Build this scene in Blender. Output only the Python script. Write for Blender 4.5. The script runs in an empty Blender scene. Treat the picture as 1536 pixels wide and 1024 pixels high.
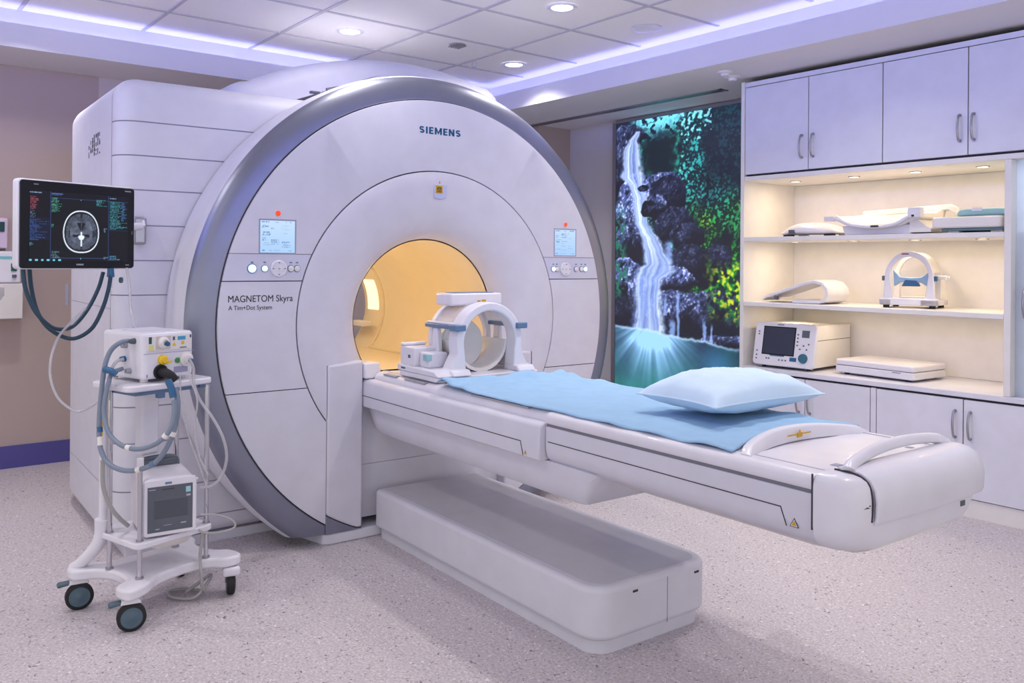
import bpy, bmesh, math, random
from mathutils import Vector, Matrix, noise
random.seed(7)
PI = math.pi
scn = bpy.context.scene
COL = scn.collection

# ------------------------------------------------------------------ helpers
def lin(c):
    return tuple(((x / 255.0) / 12.92) if x <= 10 else (((x / 255.0) + 0.055) / 1.055) ** 2.4 for x in c)

def mat(name, rgb, rough=0.45, metal=0.0, emit=None, strength=1.0, trans=0.0, alpha=1.0, var=0.03, scale=9.0, coat=0.0, bump=0.0, bscale=200.0):
    m = bpy.data.materials.new(name); m.use_nodes = True
    nt = m.node_tree; b = nt.nodes['Principled BSDF']
    base = lin(rgb)
    if var > 0:
        tc = nt.nodes.new('ShaderNodeTexCoord'); nz = nt.nodes.new('ShaderNodeTexNoise')
        nz.inputs['Scale'].default_value = scale; nz.inputs['Detail'].default_value = 3
        cr = nt.nodes.new('ShaderNodeValToRGB')
        cr.color_ramp.elements[0].position = 0.3; cr.color_ramp.elements[1].position = 0.7
        cr.color_ramp.elements[0].color = tuple(max(0, x * (1 - var)) for x in base) + (1,)
        cr.color_ramp.elements[1].color = tuple(min(1, x * (1 + var)) for x in base) + (1,)
        nt.links.new(tc.outputs['Object'], nz.inputs['Vector']); nt.links.new(nz.outputs['Fac'], cr.inputs['Fac'])
        nt.links.new(cr.outputs['Color'], b.inputs['Base Color'])
    else:
        b.inputs['Base Color'].default_value = base + (1,)
    b.inputs['Roughness'].default_value = rough; b.inputs['Metallic'].default_value = metal
    if coat: b.inputs['Coat Weight'].default_value = coat
    if trans: b.inputs['Transmission Weight'].default_value = trans
    if alpha < 1: b.inputs['Alpha'].default_value = alpha
    if emit is not None:
        b.inputs['Emission Color'].default_value = lin(emit) + (1,); b.inputs['Emission Strength'].default_value = strength
    if bump:
        tc2 = nt.nodes.new('ShaderNodeTexCoord'); n2 = nt.nodes.new('ShaderNodeTexNoise'); n2.inputs['Scale'].default_value = bscale
        bp = nt.nodes.new('ShaderNodeBump'); bp.inputs['Strength'].default_value = bump; bp.inputs['Distance'].default_value = 0.002
        nt.links.new(tc2.outputs['Object'], n2.inputs['Vector']); nt.links.new(n2.outputs['Fac'], bp.inputs['Height']); nt.links.new(bp.outputs['Normal'], b.inputs['Normal'])
    return m

def vcol_mat(name, emit=0.0, rough=0.25, base_scale=0.05):
    m = bpy.data.materials.new(name); m.use_nodes = True
    nt = m.node_tree; b = nt.nodes['Principled BSDF']
    at = nt.nodes.new('ShaderNodeVertexColor'); at.layer_name = 'Col'
    b.inputs['Base Color'].default_value = (base_scale, base_scale, base_scale, 1)
    nt.links.new(at.outputs['Color'], b.inputs['Emission Color'])
    b.inputs['Emission Strength'].default_value = emit; b.inputs['Roughness'].default_value = rough
    return m

class G:
    """collects geometry for ONE mesh"""
    def __init__(s): s.v = []; s.f = []; s.mi = []; s.cur = 0
    def add(s, vs, fs, M=None):
        o = len(s.v)
        s.v += [tuple(M @ Vector(p)) if M is not None else tuple(p) for p in vs]
        s.f += [tuple(i + o for i in f) for f in fs]; s.mi += [s.cur] * len(fs)
        return s
    def box(s, a, b, M=None):
        x0, y0, z0 = [min(a[i], b[i]) for i in range(3)]; x1, y1, z1 = [max(a[i], b[i]) for i in range(3)]
        vs = [(x0,y0,z0),(x1,y0,z0),(x1,y1,z0),(x0,y1,z0),(x0,y0,z1),(x1,y0,z1),(x1,y1,z1),(x0,y1,z1)]
        return s.add(vs, [(3,2,1,0),(4,5,6,7),(0,1,5,4),(1,2,6,5),(2,3,7,6),(3,0,4,7)], M)
    def cbox(s, c, d, M=None):
        return s.box([c[i]-d[i]/2 for i in range(3)], [c[i]+d[i]/2 for i in range(3)], M)
    def prism(s, poly, axis, a, b, M=None):
        """poly: 2D points in the other two axes (in x,y,z order), extruded along axis from a to b"""
        def P(p, t):
            q = list(p); q.insert(axis, t); return tuple(q)
        n = len(poly); vs = [P(p, a) for p in poly] + [P(p, b) for p in poly]
        fs = [tuple(range(n))[::-1], tuple(range(n, 2*n))] + [(i, (i+1) % n, n+(i+1) % n, n+i) for i in range(n)]
        return s.add(vs, fs, M)
    def loft(s, secs, cap0=True, cap1=True, closed=True, M=None):
        n = len(secs[0]); vs = [p for q in secs for p in q]; fs = []
        for k in range(len(secs)-1):
            for i in range(n if closed else n-1):
                j = (i+1) % n
                fs.append((k*n+i, k*n+j, (k+1)*n+j, (k+1)*n+i))
        if cap0: fs.append(tuple(range(n))[::-1])
        if cap1: fs.append(tuple(range((len(secs)-1)*n, len(secs)*n)))
        return s.add(vs, fs, M)
    def tube(s, pts, r, n=10, sub=6, caps=True, M=None, smooth=True, squash=1.0):
        P = [Vector(p) for p in pts]
        if smooth and len(P) > 2:
            Q = []
            for i in range(len(P)-1):
                p0 = P[i-1] if i else P[0]*2-P[1]; p1 = P[i]; p2 = P[i+1]; p3 = P[i+2] if i+2 < len(P) else P[-1]*2-P[-2]
                for k in range(sub):
                    t = k/sub
                    Q.append(0.5*((2*p1)+(p2-p0)*t+(2*p0-5*p1+4*p2-p3)*t*t+(3*p1-p0-3*p2+p3)*t**3))
            Q.append(P[-1]); P = Q
        R = r if callable(r) else (lambda t: r)
        tan0 = (P[1]-P[0]).normalized()
        up = Vector((0,0,1)) if abs(tan0.z) < 0.9 else Vector((1,0,0))
        nrm = (up - tan0*up.dot(tan0)).normalized(); secs = []
        for i, p in enumerate(P):
            t = (P[min(i+1, len(P)-1)]-P[max(i-1, 0)]).normalized()
            nrm = (nrm - t*nrm.dot(t)).normalized(); bn = t.cross(nrm); rr = R(i/(len(P)-1))
            secs.append([p + nrm*math.cos(2*PI*k/n)*rr*squash + bn*math.sin(2*PI*k/n)*rr for k in range(n)])
        return s.loft(secs, caps, caps, M=M)
    def cyl(s, p0, p1, r0, r1=None, n=24, M=None):
        r1 = r0 if r1 is None else r1
        return s.tube([p0, p1], lambda t: r0+(r1-r0)*t, n=n, smooth=False, M=M)
    def lathe(s, prof, p0, ax, n=32, M=None, caps=False):
        """prof: (distance along ax, radius)"""
        ax = Vector(ax).normalized(); u = ax.orthogonal().normalized(); w = ax.cross(u); p0 = Vector(p0)
        secs = [[p0+ax*a+u*math.cos(2*PI*k/n)*r+w*math.sin(2*PI*k/n)*r for k in range(n)] for a, r in prof]
        return s.loft(secs, caps, caps, M=M)
    def sweep(s, path, prof, M=None, closed=False):
        """sections given directly: path list of (origin, udir, vdir); prof 2D polygon"""
        secs = [[Vector(o)+Vector(u)*p[0]+Vector(w)*p[1] for p in prof] for o, u, w in path]
        return s.loft(secs, M=M)
    def build(s, name, m, parent=None, bevel=0.0, seg=2, smooth=True, angle=38, M=None, subsurf=0, solid=0.0, fix=True):
        me = bpy.data.meshes.new(name); me.from_pydata(s.v, [], s.f)
        ms = m if isinstance(m, (list, tuple)) else [m]
        for q in ms: me.materials.append(q)
        if len(ms) > 1: me.polygons.foreach_set('material_index', s.mi)
        if fix:
            bm = bmesh.new(); bm.from_mesh(me); bmesh.ops.recalc_face_normals(bm, faces=bm.faces); bm.to_mesh(me); bm.free()
        me.update()
        return finish(name, me, parent, bevel, seg, smooth, angle, M, subsurf, solid)

def finish(name, me, parent=None, bevel=0.0, seg=2, smooth=True, angle=38, M=None, subsurf=0, solid=0.0):
    if smooth:
        me.polygons.foreach_set('use_smooth', [True]*len(me.polygons))
        try: me.set_sharp_from_angle(angle=math.radians(angle))
        except Exception: pass
    o = bpy.data.objects.new(name, me); COL.objects.link(o)
    if parent is not None: o.parent = parent
    if M is not None: o.matrix_local = M
    if solid:
        d = o.modifiers.new('Solidify', 'SOLIDIFY'); d.thickness = solid; d.offset = 0
    if bevel:
        d = o.modifiers.new('Bevel', 'BEVEL'); d.width = bevel; d.segments = seg; d.limit_method = 'ANGLE'; d.angle_limit = math.radians(40)
    if subsurf:
        d = o.modifiers.new('Subsurf', 'SUBSURF'); d.levels = subsurf; d.render_levels = subsurf
    return o

def tag(o, label, cat, group=None):
    o['label'] = label; o['category'] = cat
    if group: o['group'] = group
    return o
def struct(o):
    o['kind'] = 'structure'; return o
def thing(name, label, cat, loc=(0,0,0), rz=0.0, group=None):
    o = bpy.data.objects.new(name, None); COL.objects.link(o)
    o.location = loc; o.rotation_euler = (0,0,rz); o.empty_display_size = 0.1
    return tag(o, label, cat, group)
def copy_tree(o, parent=None):
    c = o.copy(); COL.objects.link(c)
    if parent is not None: c.parent = parent
    for ch in [x for x in bpy.data.objects if x.parent == o]: copy_tree(ch, c)
    return c
def rrect(w0, w1, h0, h1, r, n=5):
    """rounded rectangle; r = (bl, br, tr, tl)"""
    if not isinstance(r, (tuple, list)): r = (r,)*4
    pts = []
    for (cx, cy, a0, rr) in ((w0+r[0], h0+r[0], PI, r[0]), (w1-r[1], h0+r[1], 1.5*PI, r[1]), (w1-r[2], h1-r[2], 0, r[2]), (w0+r[3], h1-r[3], .5*PI, r[3])):
        for k in range(n+1):
            a = a0 + .5*PI*k/n; pts.append((cx+rr*math.cos(a), cy+rr*math.sin(a)))
    return pts
def slab(g, x0, x1, y0, y1, z0, z1, r, n=5):
    """vertical prism with rounded plan corners"""
    g.prism(rrect(x0, x1, y0, y1, r, n), 2, z0, z1); return g
def text_mesh(name, body, size_h, width, m, parent, M, bold=0.0):
    cu = bpy.data.curves.new(name, 'FONT'); cu.body = body; cu.size = 1.0; cu.extrude = 0.01; cu.offset = bold
    o = bpy.data.objects.new(name, cu); COL.objects.link(o)
    bpy.context.view_layer.update()
    me = bpy.data.meshes.new_from_object(o.evaluated_get(bpy.context.evaluated_depsgraph_get()))
    bpy.data.objects.remove(o); bpy.data.curves.remove(cu)
    xs = [v.co.x for v in me.vertices]; ys = [v.co.y for v in me.vertices]
    x0, x1 = min(xs), max(xs); cap = 0.70
    for v in me.vertices:
        v.co.x = (v.co.x-x0)/(x1-x0)*width; v.co.y = v.co.y/cap*size_h; v.co.z *= 0.06
    me.materials.clear(); me.materials.append(m)
    return finish(name, me, parent, smooth=False, M=M)
def frame(o, x, y, z):
    return Matrix(((x[0],y[0],z[0],o[0]),(x[1],y[1],z[1],o[1]),(x[2],y[2],z[2],o[2]),(0,0,0,1)))
def color_grid(name, nx, ny, w, h, fn, m, parent=None, M=None):
    """flat picture: nx*ny faces in local x,y; fn(s,t) with t from the top"""
    vs = [(w*i/nx, h*j/ny, 0) for j in range(ny+1) for i in range(nx+1)]
    fs = [(j*(nx+1)+i, j*(nx+1)+i+1, (j+1)*(nx+1)+i+1, (j+1)*(nx+1)+i) for j in range(ny) for i in range(nx)]
    me = bpy.data.meshes.new(name); me.from_pydata(vs, [], fs); me.materials.append(m)
    ca = me.color_attributes.new('Col', 'FLOAT_COLOR', 'POINT'); buf = []
    for j in range(ny+1):
        for i in range(nx+1):
            c = fn(i/nx, 1-j/ny); buf += [*lin([max(0, min(255, q)) for q in c]), 1.0]
    ca.data.foreach_set('color', buf); me.update()
    return finish(name, me, parent, smooth=False, M=M)

# ------------------------------------------------------------------ materials
WHITE = mat('white_plastic', (226,224,232), 0.32, coat=0.15)
WHITE2 = mat('white_lacquer', (222,222,232), 0.38)
COVER = mat('white_cover', (214,213,224), 0.5)
CREAM = mat('cream_plastic', (232,228,224), 0.4)
SHELFW = mat('white_board', (232,229,226), 0.5)
TRIM = mat('silver_grey_trim', (140,143,160), 0.38, 0.8)
SEAM = mat('dark_seam', (58,54,62), 0.7)
GROOVE = mat('groove_grey', (160,160,182), 0.6)
GREYD = mat('dark_grey_panel', (88,94,104), 0.5)
CHROME = mat('chrome', (205,205,212), 0.15, 1.0, var=0)
STEEL = mat('brushed_steel', (170,170,178), 0.3, 0.9, var=0)
BLACK = mat('black_plastic', (12,13,20), 0.25)
RUBBER = mat('black_rubber', (22,23,26), 0.6)
HUB = mat('blue_grey_hub', (78,100,114), 0.45)
BLUEP = mat('blue_grey_plastic', (96,124,158), 0.4)
TEAL = mat('teal_foam', (150,192,198), 0.6)
BLUE = mat('blue_plastic', (42,96,136), 0.4)
NAVYH = mat('dark_teal_hose', (28,62,80), 0.4)
HOSE = mat('grey_blue_hose', (124,136,154), 0.35)
CLEARH = mat('clear_tube', (205,203,208), 0.2, alpha=0.55)
GREYH = mat('grey_tube', (168,166,166), 0.35)
YELLOW = mat('yellow_plastic', (236,196,40), 0.4)
ORANGE = mat('orange_button', (235,80,30), 0.35, emit=(235,70,20), strength=0.5)
GREEN = mat('green_plastic', (70,140,80), 0.4)
LOGO = mat('teal_blue_print', (0,92,134), 0.4, var=0)
INK = mat('black_print', (30,30,38), 0.5, var=0)
GOLD = mat('gold_sticker', (206,160,20), 0.4)
SHEETM = mat('light_blue_sheet', (150,188,220), 0.85, var=0.04, scale=14, bump=0.35, bscale=420)
PILLM = mat('pale_blue_pillow', (204,226,246), 0.85, var=0.03, scale=8, bump=0.3, bscale=500)
GLASS = mat('frosted_glass', (226,236,246), 0.4, alpha=0.6)
BUTTONL = mat('lit_button', (220,235,255), 0.3, emit=(190,225,255), strength=0.9)
WARML = mat('warm_lamp', (255,240,215), 0.4, emit=(255,236,205), strength=4.0, var=0)
DOWNL = mat('white_lamp', (255,255,255), 0.4, emit=(245,248,255), strength=9.0, var=0)
COVEL = mat('violet_light_strip', (200,200,255), 0.4, emit=(172,176,255), strength=12.0, var=0)
BOREL = mat('amber_band_glow', (255,220,150), 0.4, emit=(255,228,170), strength=1.6, var=0)
BORE = mat('bore_cream', (240,226,200), 0.45, var=0.015)
DARKSCR = mat('unlit_screen', (58,62,80), 0.12)

# floor
FLOORM = bpy.data.materials.new('speckled_vinyl'); FLOORM.use_nodes = True
def floor_nodes():
    nt = FLOORM.node_tree; b = nt.nodes['Principled BSDF']; b.inputs['Roughness'].default_value = 0.5
    tc = nt.nodes.new('ShaderNodeTexCoord')
    def ns(scale, detail, p0, p1, c0, c1, vec=None, dist=0.0):
        n = nt.nodes.new('ShaderNodeTexNoise'); n.inputs['Scale'].default_value = scale; n.inputs['Detail'].default_value = detail; n.inputs['Distortion'].default_value = dist
        r = nt.nodes.new('ShaderNodeValToRGB'); r.color_ramp.elements[0].position = p0; r.color_ramp.elements[1].position = p1
        r.color_ramp.elements[0].color = c0; r.color_ramp.elements[1].color = c1
        nt.links.new(tc.outputs['Object'], n.inputs['Vector']); nt.links.new(n.outputs['Fac'], r.inputs['Fac']); return r.outputs['Color']
    base = ns(95, 4, .32, .68, lin((176,168,176))+(1,), lin((214,206,210))+(1,))
    fleck = ns(62, 1.5, .30, .345, (1,1,1,1), (0,0,0,1), dist=1.2)
    light = ns(80, 1, .66, .70, (0,0,0,1), (1,1,1,1), dist=0.8)
    m1 = nt.nodes.new('ShaderNodeMixRGB'); nt.links.new(fleck, m1.inputs['Fac']); nt.links.new(base, m1.inputs[1]); m1.inputs[2].default_value = lin((112,104,116))+(1,)
    m2 = nt.nodes.new('ShaderNodeMixRGB'); nt.links.new(light, m2.inputs['Fac']); nt.links.new(m1.outputs[0], m2.inputs[1]); m2.inputs[2].default_value = lin((232,226,228))+(1,)
    nt.links.new(m2.outputs[0], b.inputs['Base Color'])
floor_nodes()
BEIGE = mat('beige_wall', (186,168,164), 0.7, var=0.02, scale=3)
WALLW = mat('lavender_white_wall', (206,204,212), 0.7, var=0.015)
CEILM = mat('ceiling_tile', (240,238,242), 0.8, var=0.015, scale=60)
SOFF = mat('soffit_paint', (222,220,228), 0.7, var=0.01)
GRID = mat('ceiling_grid_metal', (190,187,196), 0.6)
PURPLE = mat('purple_baseboard', (84,80,150), 0.5)

# ------------------------------------------------------------------ camera
F, YAW, TILT, ROLL, CY, H = 1271.22, .673554714, -.00103609, .00767725, 392.015, 1.4
f = Vector((-math.cos(YAW)*math.cos(TILT), math.sin(YAW)*math.cos(TILT), -math.sin(TILT)))
r0 = Vector((math.sin(YAW), math.cos(YAW), 0)); u0 = r0.cross(f)
rr = r0*math.cos(ROLL)+u0*math.sin(ROLL); uu = -r0*math.sin(ROLL)+u0*math.cos(ROLL)
cam_d = bpy.data.cameras.new('camera'); cam = bpy.data.objects.new('camera', cam_d); COL.objects.link(cam)
cam_d.sensor_width = 36; cam_d.lens = 36*F/1536; cam_d.shift_y = -(512-CY)/1536; cam_d.clip_start = 0.05
cam.matrix_world = frame((0,0,H), rr, uu, -f)
scn.camera = cam
CAMP = Vector((0,0,H))
def ray(u, v, d):
    return CAMP + (rr*((u-768)/F) + uu*((CY-v)/F) + f)*d

# ------------------------------------------------------------------ room shell
XW, YW, ZS, ZC = -6.522, 5.56, 2.69, 2.95
FXL, FYR = -5.943, 4.446         # soffit faces
XE, YE = 2.6, -3.8               # open ends behind the camera
g = G(); g.box((XW-.1, YE, -.1), (XE, YW+.1, 0)); struct(g.build('floor', FLOORM, smooth=False))
g = G(); g.box((XW-.12, YE, -.1), (XW, YW+.1, 3.1)); struct(g.build('wall_left', BEIGE, smooth=False))
g = G(); g.box((XW, YW, -.1), (XE, YW+.12, 3.1)); struct(g.build('wall_right', WALLW, smooth=False))
g = G(); g.box((XW, 5.16, 0), (-6.075, YW, ZS)); struct(g.build('trim_1', BEIGE, smooth=False))       # boxed corner column
g = G(); g.box((XW, 1.447, .149), (XW+.012, 5.16, ZS)); struct(g.build('trim_2', mat('beige_panel', (205,192,192), .7, var=.02), smooth=False))
g = G(); g.box((XW, YE, 0), (XW+.016, 5.16, .148)); struct(g.build('baseboard_left', PURPLE, smooth=False))
# ceiling with grid
g = G(); g.box((XW, YE, ZC), (XE, YW, ZC+.1)); struct(g.build('ceiling', CEILM, smooth=False))
g = G()
for X in (-5.49, -4.835, -4.17, -3.48, -2.8, -2.13, -1.46, -.79, -.12): g.box((X-.011, YE, ZC-.006), (X+.011, 4.48, ZC+.01))
for Y in (-.58, .15, .885, 1.615, 2.355, 3.09, 3.81): g.box((-6.05, Y-.011, ZC-.0065), (XE, Y+.011, ZC+.01))
struct(g.build('trim_3', GRID, smooth=False))
# soffits: bottom slab, face, lip
def soffit(name, left):
    g = G()
    if left:
        g.box((XW, YE, ZS), (FXL-.04, YW, ZS+.03)); g.box((FXL-.04, YE, ZS), (FXL, FYR, ZS+.147))
        g.box((XW, YE, ZS+.03), (-6.062, YW, ZC))
    else:
        g.box((FXL-.04, FYR+.04, ZS), (XE, YW, ZS+.03)); g.box((FXL-.04, FYR, ZS), (XE, FYR+.04, ZS+.147))
        g.box((-6.062, 4.565, ZS+.03), (XE, YW, ZC))
    return struct(g.build(name, SOFF, smooth=False))
soffit('trim_4', True); soffit('trim_5', False)
def strip(name, a, b, label):
    g = G(); g.box(a, b); return tag(g.build(name, COVEL, smooth=False), label, 'light strip')
strip('cove_light_strip', (-6.055, YE, ZS+.05), (-6.035, 4.40, ZS+.075), 'violet light strip hidden in the ceiling cove above the beige wall')
strip('cove_light_strip', (-5.97, 4.545, ZS+.05), (XE, 4.562, ZS+.075), 'violet light strip hidden in the ceiling cove above the mural and cabinets')

# downlights
def downlight(x, y, label, r=.075, power=20):
    t = thing('recessed_downlight', label, 'ceiling light', (x, y, ZC-.004), 0, 'recessed ceiling downlights')
    g = G(); g.lathe([(0,r*.84),(-.006,r*.9),(-.008,r*1.1),(0,r*1.28)], (0,0,0), (0,0,1), 40); g.build('rim', WHITE, t)
    g = G(); g.cyl((0,0,-.003), (0,0,.001), r*.86, n=36); g.build('lens', DOWNL, t)
    ld = bpy.data.lights.new('downlight_lamp', 'AREA'); ld.shape = 'DISK'; ld.size = r*1.7; ld.energy = power; ld.color = (1, .95, .9); ld.spread = math.radians(125)
    lo = bpy.data.objects.new('downlight_lamp', ld); COL.objects.link(lo); lo.parent = t; lo.location = (0,0,-.012)
    return t
DLW = 8.5
downlight(-5.144, 2.695, 'lit round ceiling downlight above the far top of the scanner, first from the beige wall', power=DLW)
downlight(-3.829, 3.428, 'lit round ceiling downlight nearest the top edge of the photo', power=DLW)
downlight(-5.176, 4.135, 'lit round ceiling downlight beside the cove corner near the mural', power=DLW)
for i, (x, y, e) in enumerate(((-2.5,3.9,.8),(-2.5,2.9,1),(-1.2,2.9,.8),(-5.5,.9,1.0),(-3.83,.1,.8),(-2.5,.1,.65),(-5.14,-.6,.7),(-1.2,-.3,.35),(-3.78,2.1,.55))):  # unseen ceiling lamps; those on the camera side added to brighten floor and trolley
    ld = bpy.data.lights.new('unseen_ceiling_lamp', 'AREA'); ld.shape = 'DISK'; ld.size = .14; ld.energy = DLW*e; ld.color = (1, .95, .9); ld.spread = math.radians(125)
    lo = bpy.data.objects.new('unseen_ceiling_lamp', ld); COL.objects.link(lo); lo.location = (x, y, ZC-.012)
# unseen violet lamps added behind the camera to tint fascias, scanner and cabinets
for loc, rot, ln, en, sp in (((.75, 1.1, 2.86), (0, math.radians(82), 0), 6.2, 6, 60), ((-2.5, -1.75, 2.86), (math.radians(82), 0, 0), 6.2, 9, 60), ((.75, 1.1, 2.80), (0, math.radians(90), 0), 6.2, 3.2, 22), ((-2.5, -1.75, 2.80), (math.radians(90), 0, 0), 6.2, 5.0, 22)):
    ld = bpy.data.lights.new('violet_fill_lamp', 'AREA'); ld.shape = 'RECTANGLE'; ld.energy = en; ld.color = (.07, .15, 1); ld.spread = math.radians(sp)
    if loc[0] > 0: ld.size, ld.size_y = .12, ln
    else: ld.size, ld.size_y = ln, .12
    lo = bpy.data.objects.new('violet_fill_lamp', ld); COL.objects.link(lo); lo.location = loc; lo.rotation_euler = rot
# ceiling fittings
g = G(); g.lathe([(0,.10),(-.006,.105),(-.012,.07),(-.016,.0)], (-3.817,4.166,ZC-.001), (0,0,1), 36); g.lathe([(-.013,.066),(-.02,.05),(-.02,.0)], (-3.817,4.166,ZC-.001), (0,0,1), 30)
tag(g.build('smoke_detector', WHITE), 'flat white round detector on the ceiling tile near the cove', 'detector')
g = G(); g.lathe([(0,.06),(-.008,.058),(-.012,.0)], (-4.978,3.458,ZC-.001), (0,0,1), 28)
for k in range(-2,3): g.box((-4.978-.05, 3.458+k*.02-.004, ZC-.016), (-4.978+.05, 3.458+k*.02+.004, ZC-.01))
tag(g.build('ceiling_vent', mat('grey_vent', (140,135,140), .6)), 'small grey ceiling vent between the downlights above the scanner', 'vent')
g = G(); g.lathe([(0,.022),(-.01,.02),(-.03,.012),(-.03,.0)], (-5.35,3.88,ZC-.001), (0,0,1), 20)
tag(g.build('ceiling_sprinkler', GRID), 'tiny grey ceiling sprinkler near the cove corner', 'sprinkler')
for k, (x, y, lb) in enumerate(((-3.56,4.66,'small white round sensor on the soffit, the one nearer the cove'), (-3.62,4.82,'small white round sensor on the soffit, the one nearer the mural'))):
    t = thing('ceiling_sensor', lb, 'sensor', (x, y, ZS), 0, 'sensors on the soffit')
    g = G(); g.lathe([(0,.055),(-.01,.052),(-.014,.03),(-.03,.026),(-.032,0)], (0,0,-.0005), (0,0,1), 28); g.build('dome', WHITE, t)
# slot diffuser
t = thing('slot_air_diffuser', 'long slim metal air slot set in the soffit above the mural', 'air diffuser', (0,0,ZS))
g = G(); g.box((-6.25,5.08,-.006),(-3.92,5.10,-.0005)); g.box((-6.25,5.15,-.006),(-3.92,5.17,-.0005)); g.box((-6.25,5.08,-.006),(-6.23,5.17,-.0005)); g.box((-3.94,5.08,-.006),(-3.92,5.17,-.0005)); g.build('frame', STEEL, t, smooth=False)
g = G(); g.box((-6.23,5.10,-.002),(-3.94,5.15,-.0004)); g.build('slot', GREYD, t, smooth=False)
g = G(); g.box((-6.23,5.119,-.006),(-3.94,5.131,-.002)); g.build('blade', STEEL, t, smooth=False)

# ------------------------------------------------------------------ mural
def fr(x, y, z, o=4):
    return noise.fractal(Vector((x, y, z)), 0.9, 2.1, o)
def sm(a, b, x):
    t = max(0., min(1., (x-a)/(b-a))); return t*t*(3-2*t)
def mix(a, b, t): return tuple(p+(q-p)*t for p, q in zip(a, b))
def tile(x, y):        # photo px -> mural coordinates
    s = (x-925)/184.; return s, (y-(186-31*s))/(391+53*s)
def poly_s(pts, t):    # centre and half-widths along the stream
    for (s0,t0,a0,b0), (s1,t1,a1,b1) in zip(pts, pts[1:]):
        if t0 <= t <= t1:
            k = (t-t0)/(t1-t0+1e-6); k = k*k*(3-2*k)
            return s0+(s1-s0)*k, a0+(a1-a0)*k, b0+(b1-b0)*k
    return None
WF = [tile(*p)+w for p, w in [(p_, (w_[0]*1.12, w_[1]*1.15)) for p_, w_ in (((962,196),(.02,.02)),((952,212),(.045,.05)),((950,222),(.075,.085)),((950,236),(.085,.09)),((950,258),(.085,.10)),((951,263),(.10,.10)),((957,280),(.05,.06)),((963,300),(.055,.075)),((966,318),(.06,.07)),((967,331),(.065,.07)),((974,345),(.05,.07)),((981,358),(.06,.08)),((987,376),(.075,.09)),((990,394),(.09,.14)),((986,404),(.13,.18)),((980,418),(.12,.12)),((978,450),(.11,.12)),((978,498),(.13,.15)))]]
def mural(s_, t_):
    s = s_*1.32; t = t_*1.09
    n1 = fr(s*6, t*10, 1.3); n2 = fr(s*22, t*38, 4.1, 3); n3 = noise.noise(Vector((s*60, t*110, 2.2)))
    nl = noise.noise(Vector((s*44, t*78, 6.6))); nh = noise.noise(Vector((s*90, t*170, 9.4)))
    ridge = 1-abs(noise.noise(Vector((s*20+n1, t*46+s*12, 3.1))))*2.4
    c = mix((6,14,30), (12,28,44), .5+.5*n1)
    # hanging foliage, teal above and green to the lower right
    kg = sm(.26, .46, t+.06*n1)*sm(.42, .72, s+.08*n1)
    fc = mix((40,164,168), (30,150,44), kg)
    fc = mix(fc, (168,200,32), kg*sm(.12, .55, noise.noise(Vector((s*6+3, t*8, 7)))+.25*n3))
    fc = mix(fc, (196,244,250), (1-kg)*sm(.25, .6, n3+.3*nh)*sm(.75,.45,s)*.8)
    dens = sm(.26, .38, s+.08*n1-.05*t)*(1-sm(.66, .74, t-.12*(s-.75)+.04*n1))
    clump = sm(-.45, .15, fr(s*4.5+9, t*6.5+2, 3.3)+.12)
    clump *= 1-.75*sm(.70, .80, s)*sm(.34, .22, t)           # dark top right corner
    clump *= 1-.85*math.exp(-((s-.50)/.14)**2-((t-.37)/.06)**2)
    leaf = sm(-.12, .5, .6*nl+.75*n3+.6*nh+.25*n2)
    c = mix(c, fc, min(1, leaf*1.25)*dens*clump)
    c = mix(c, mix((10,40,48), (12,52,24), kg), .5*dens*clump*(1-leaf))
    # dark rounded bush
    d = math.hypot((s-.385)/.185, (t-.135)/.135)+.12*n2
    if d < 1.05: c = mix(c, mix((6,24,36), (30,120,112), sm(.50, 1, d)*max(0, .35+1.2*n2+.7*n3)), sm(1.05, .97, d))
    # sky gap
    k = (1-sm(.015, .085, t+.035*n2+.02*n1))*sm(.10, .2, s)*(1-sm(.52, .64, s+.1*n1))
    c = mix(c, (120,222,250), k*sm(-.30, .15, n2*1.3+.4*nl+.15))
    if .55 < s < .80 and t < .10 and nl+.4*n3 > .30: c = mix(c, (150,230,250), .8)
    def rock(cx, cy, rx, ry, lit, rot=0.):
        nonlocal c
        x = (s-cx)*math.cos(rot)+(t-cy)*math.sin(rot)*2.2; y = -(s-cx)*math.sin(rot)/2.2+(t-cy)*math.cos(rot)
        dd = math.hypot(x/rx, y/ry)+.26*n1+.10*n2
        if dd < 1.02:
            up = sm(.50, -.55, y/ry+.55*n1+.25*x/rx)
            tx = max(0, min(1, .42+.55*ridge*.6+.5*n2+.3*n3))
            col = mix((9,13,32), (112,134,214), up*lit*tx)
            col = mix(col, (220,228,255), max(0, min(.95, up*lit*(1.2*n3+.9*nh+.8*n2+.35*ridge-.42))))
            c = mix(c, col, sm(1.02, .95, dd))
    rock(.10,.055,.16,.05,.55); rock(.05,.13,.08,.07,.5); rock(.03,.22,.05,.05,.3); rock(.15,.185,.05,.06,.2)
    rock(.42,.245,.16,.045,.9); rock(.30,.235,.07,.02,.8)
    rock(.15,.285,.14,.10,1.25,.25); rock(.12,.36,.16,.08,1.15,.3); rock(.46,.30,.15,.08,.25); rock(.36,.33,.09,.05,.7)
    rock(.52,.40,.18,.07,.3); rock(.62,.44,.16,.06,.4); rock(.16,.455,.17,.085,.75,.25); rock(.08,.44,.08,.06,.9)
    rock(.40,.50,.12,.05,.3); rock(.70,.54,.30,.08,.25)
    rock(.11,.585,.15,.075,1.2); rock(.06,.72,.12,.07,.2); rock(.20,.66,.10,.11,.9)
    rock(.50,.60,.20,.055,1.1); rock(.50,.69,.22,.07,.7); rock(.68,.70,.22,.075,.85); rock(.88,.70,.16,.09,.45); rock(1.06,.74,.2,.09,.25); rock(.95,.80,.2,.03,.6)
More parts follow.
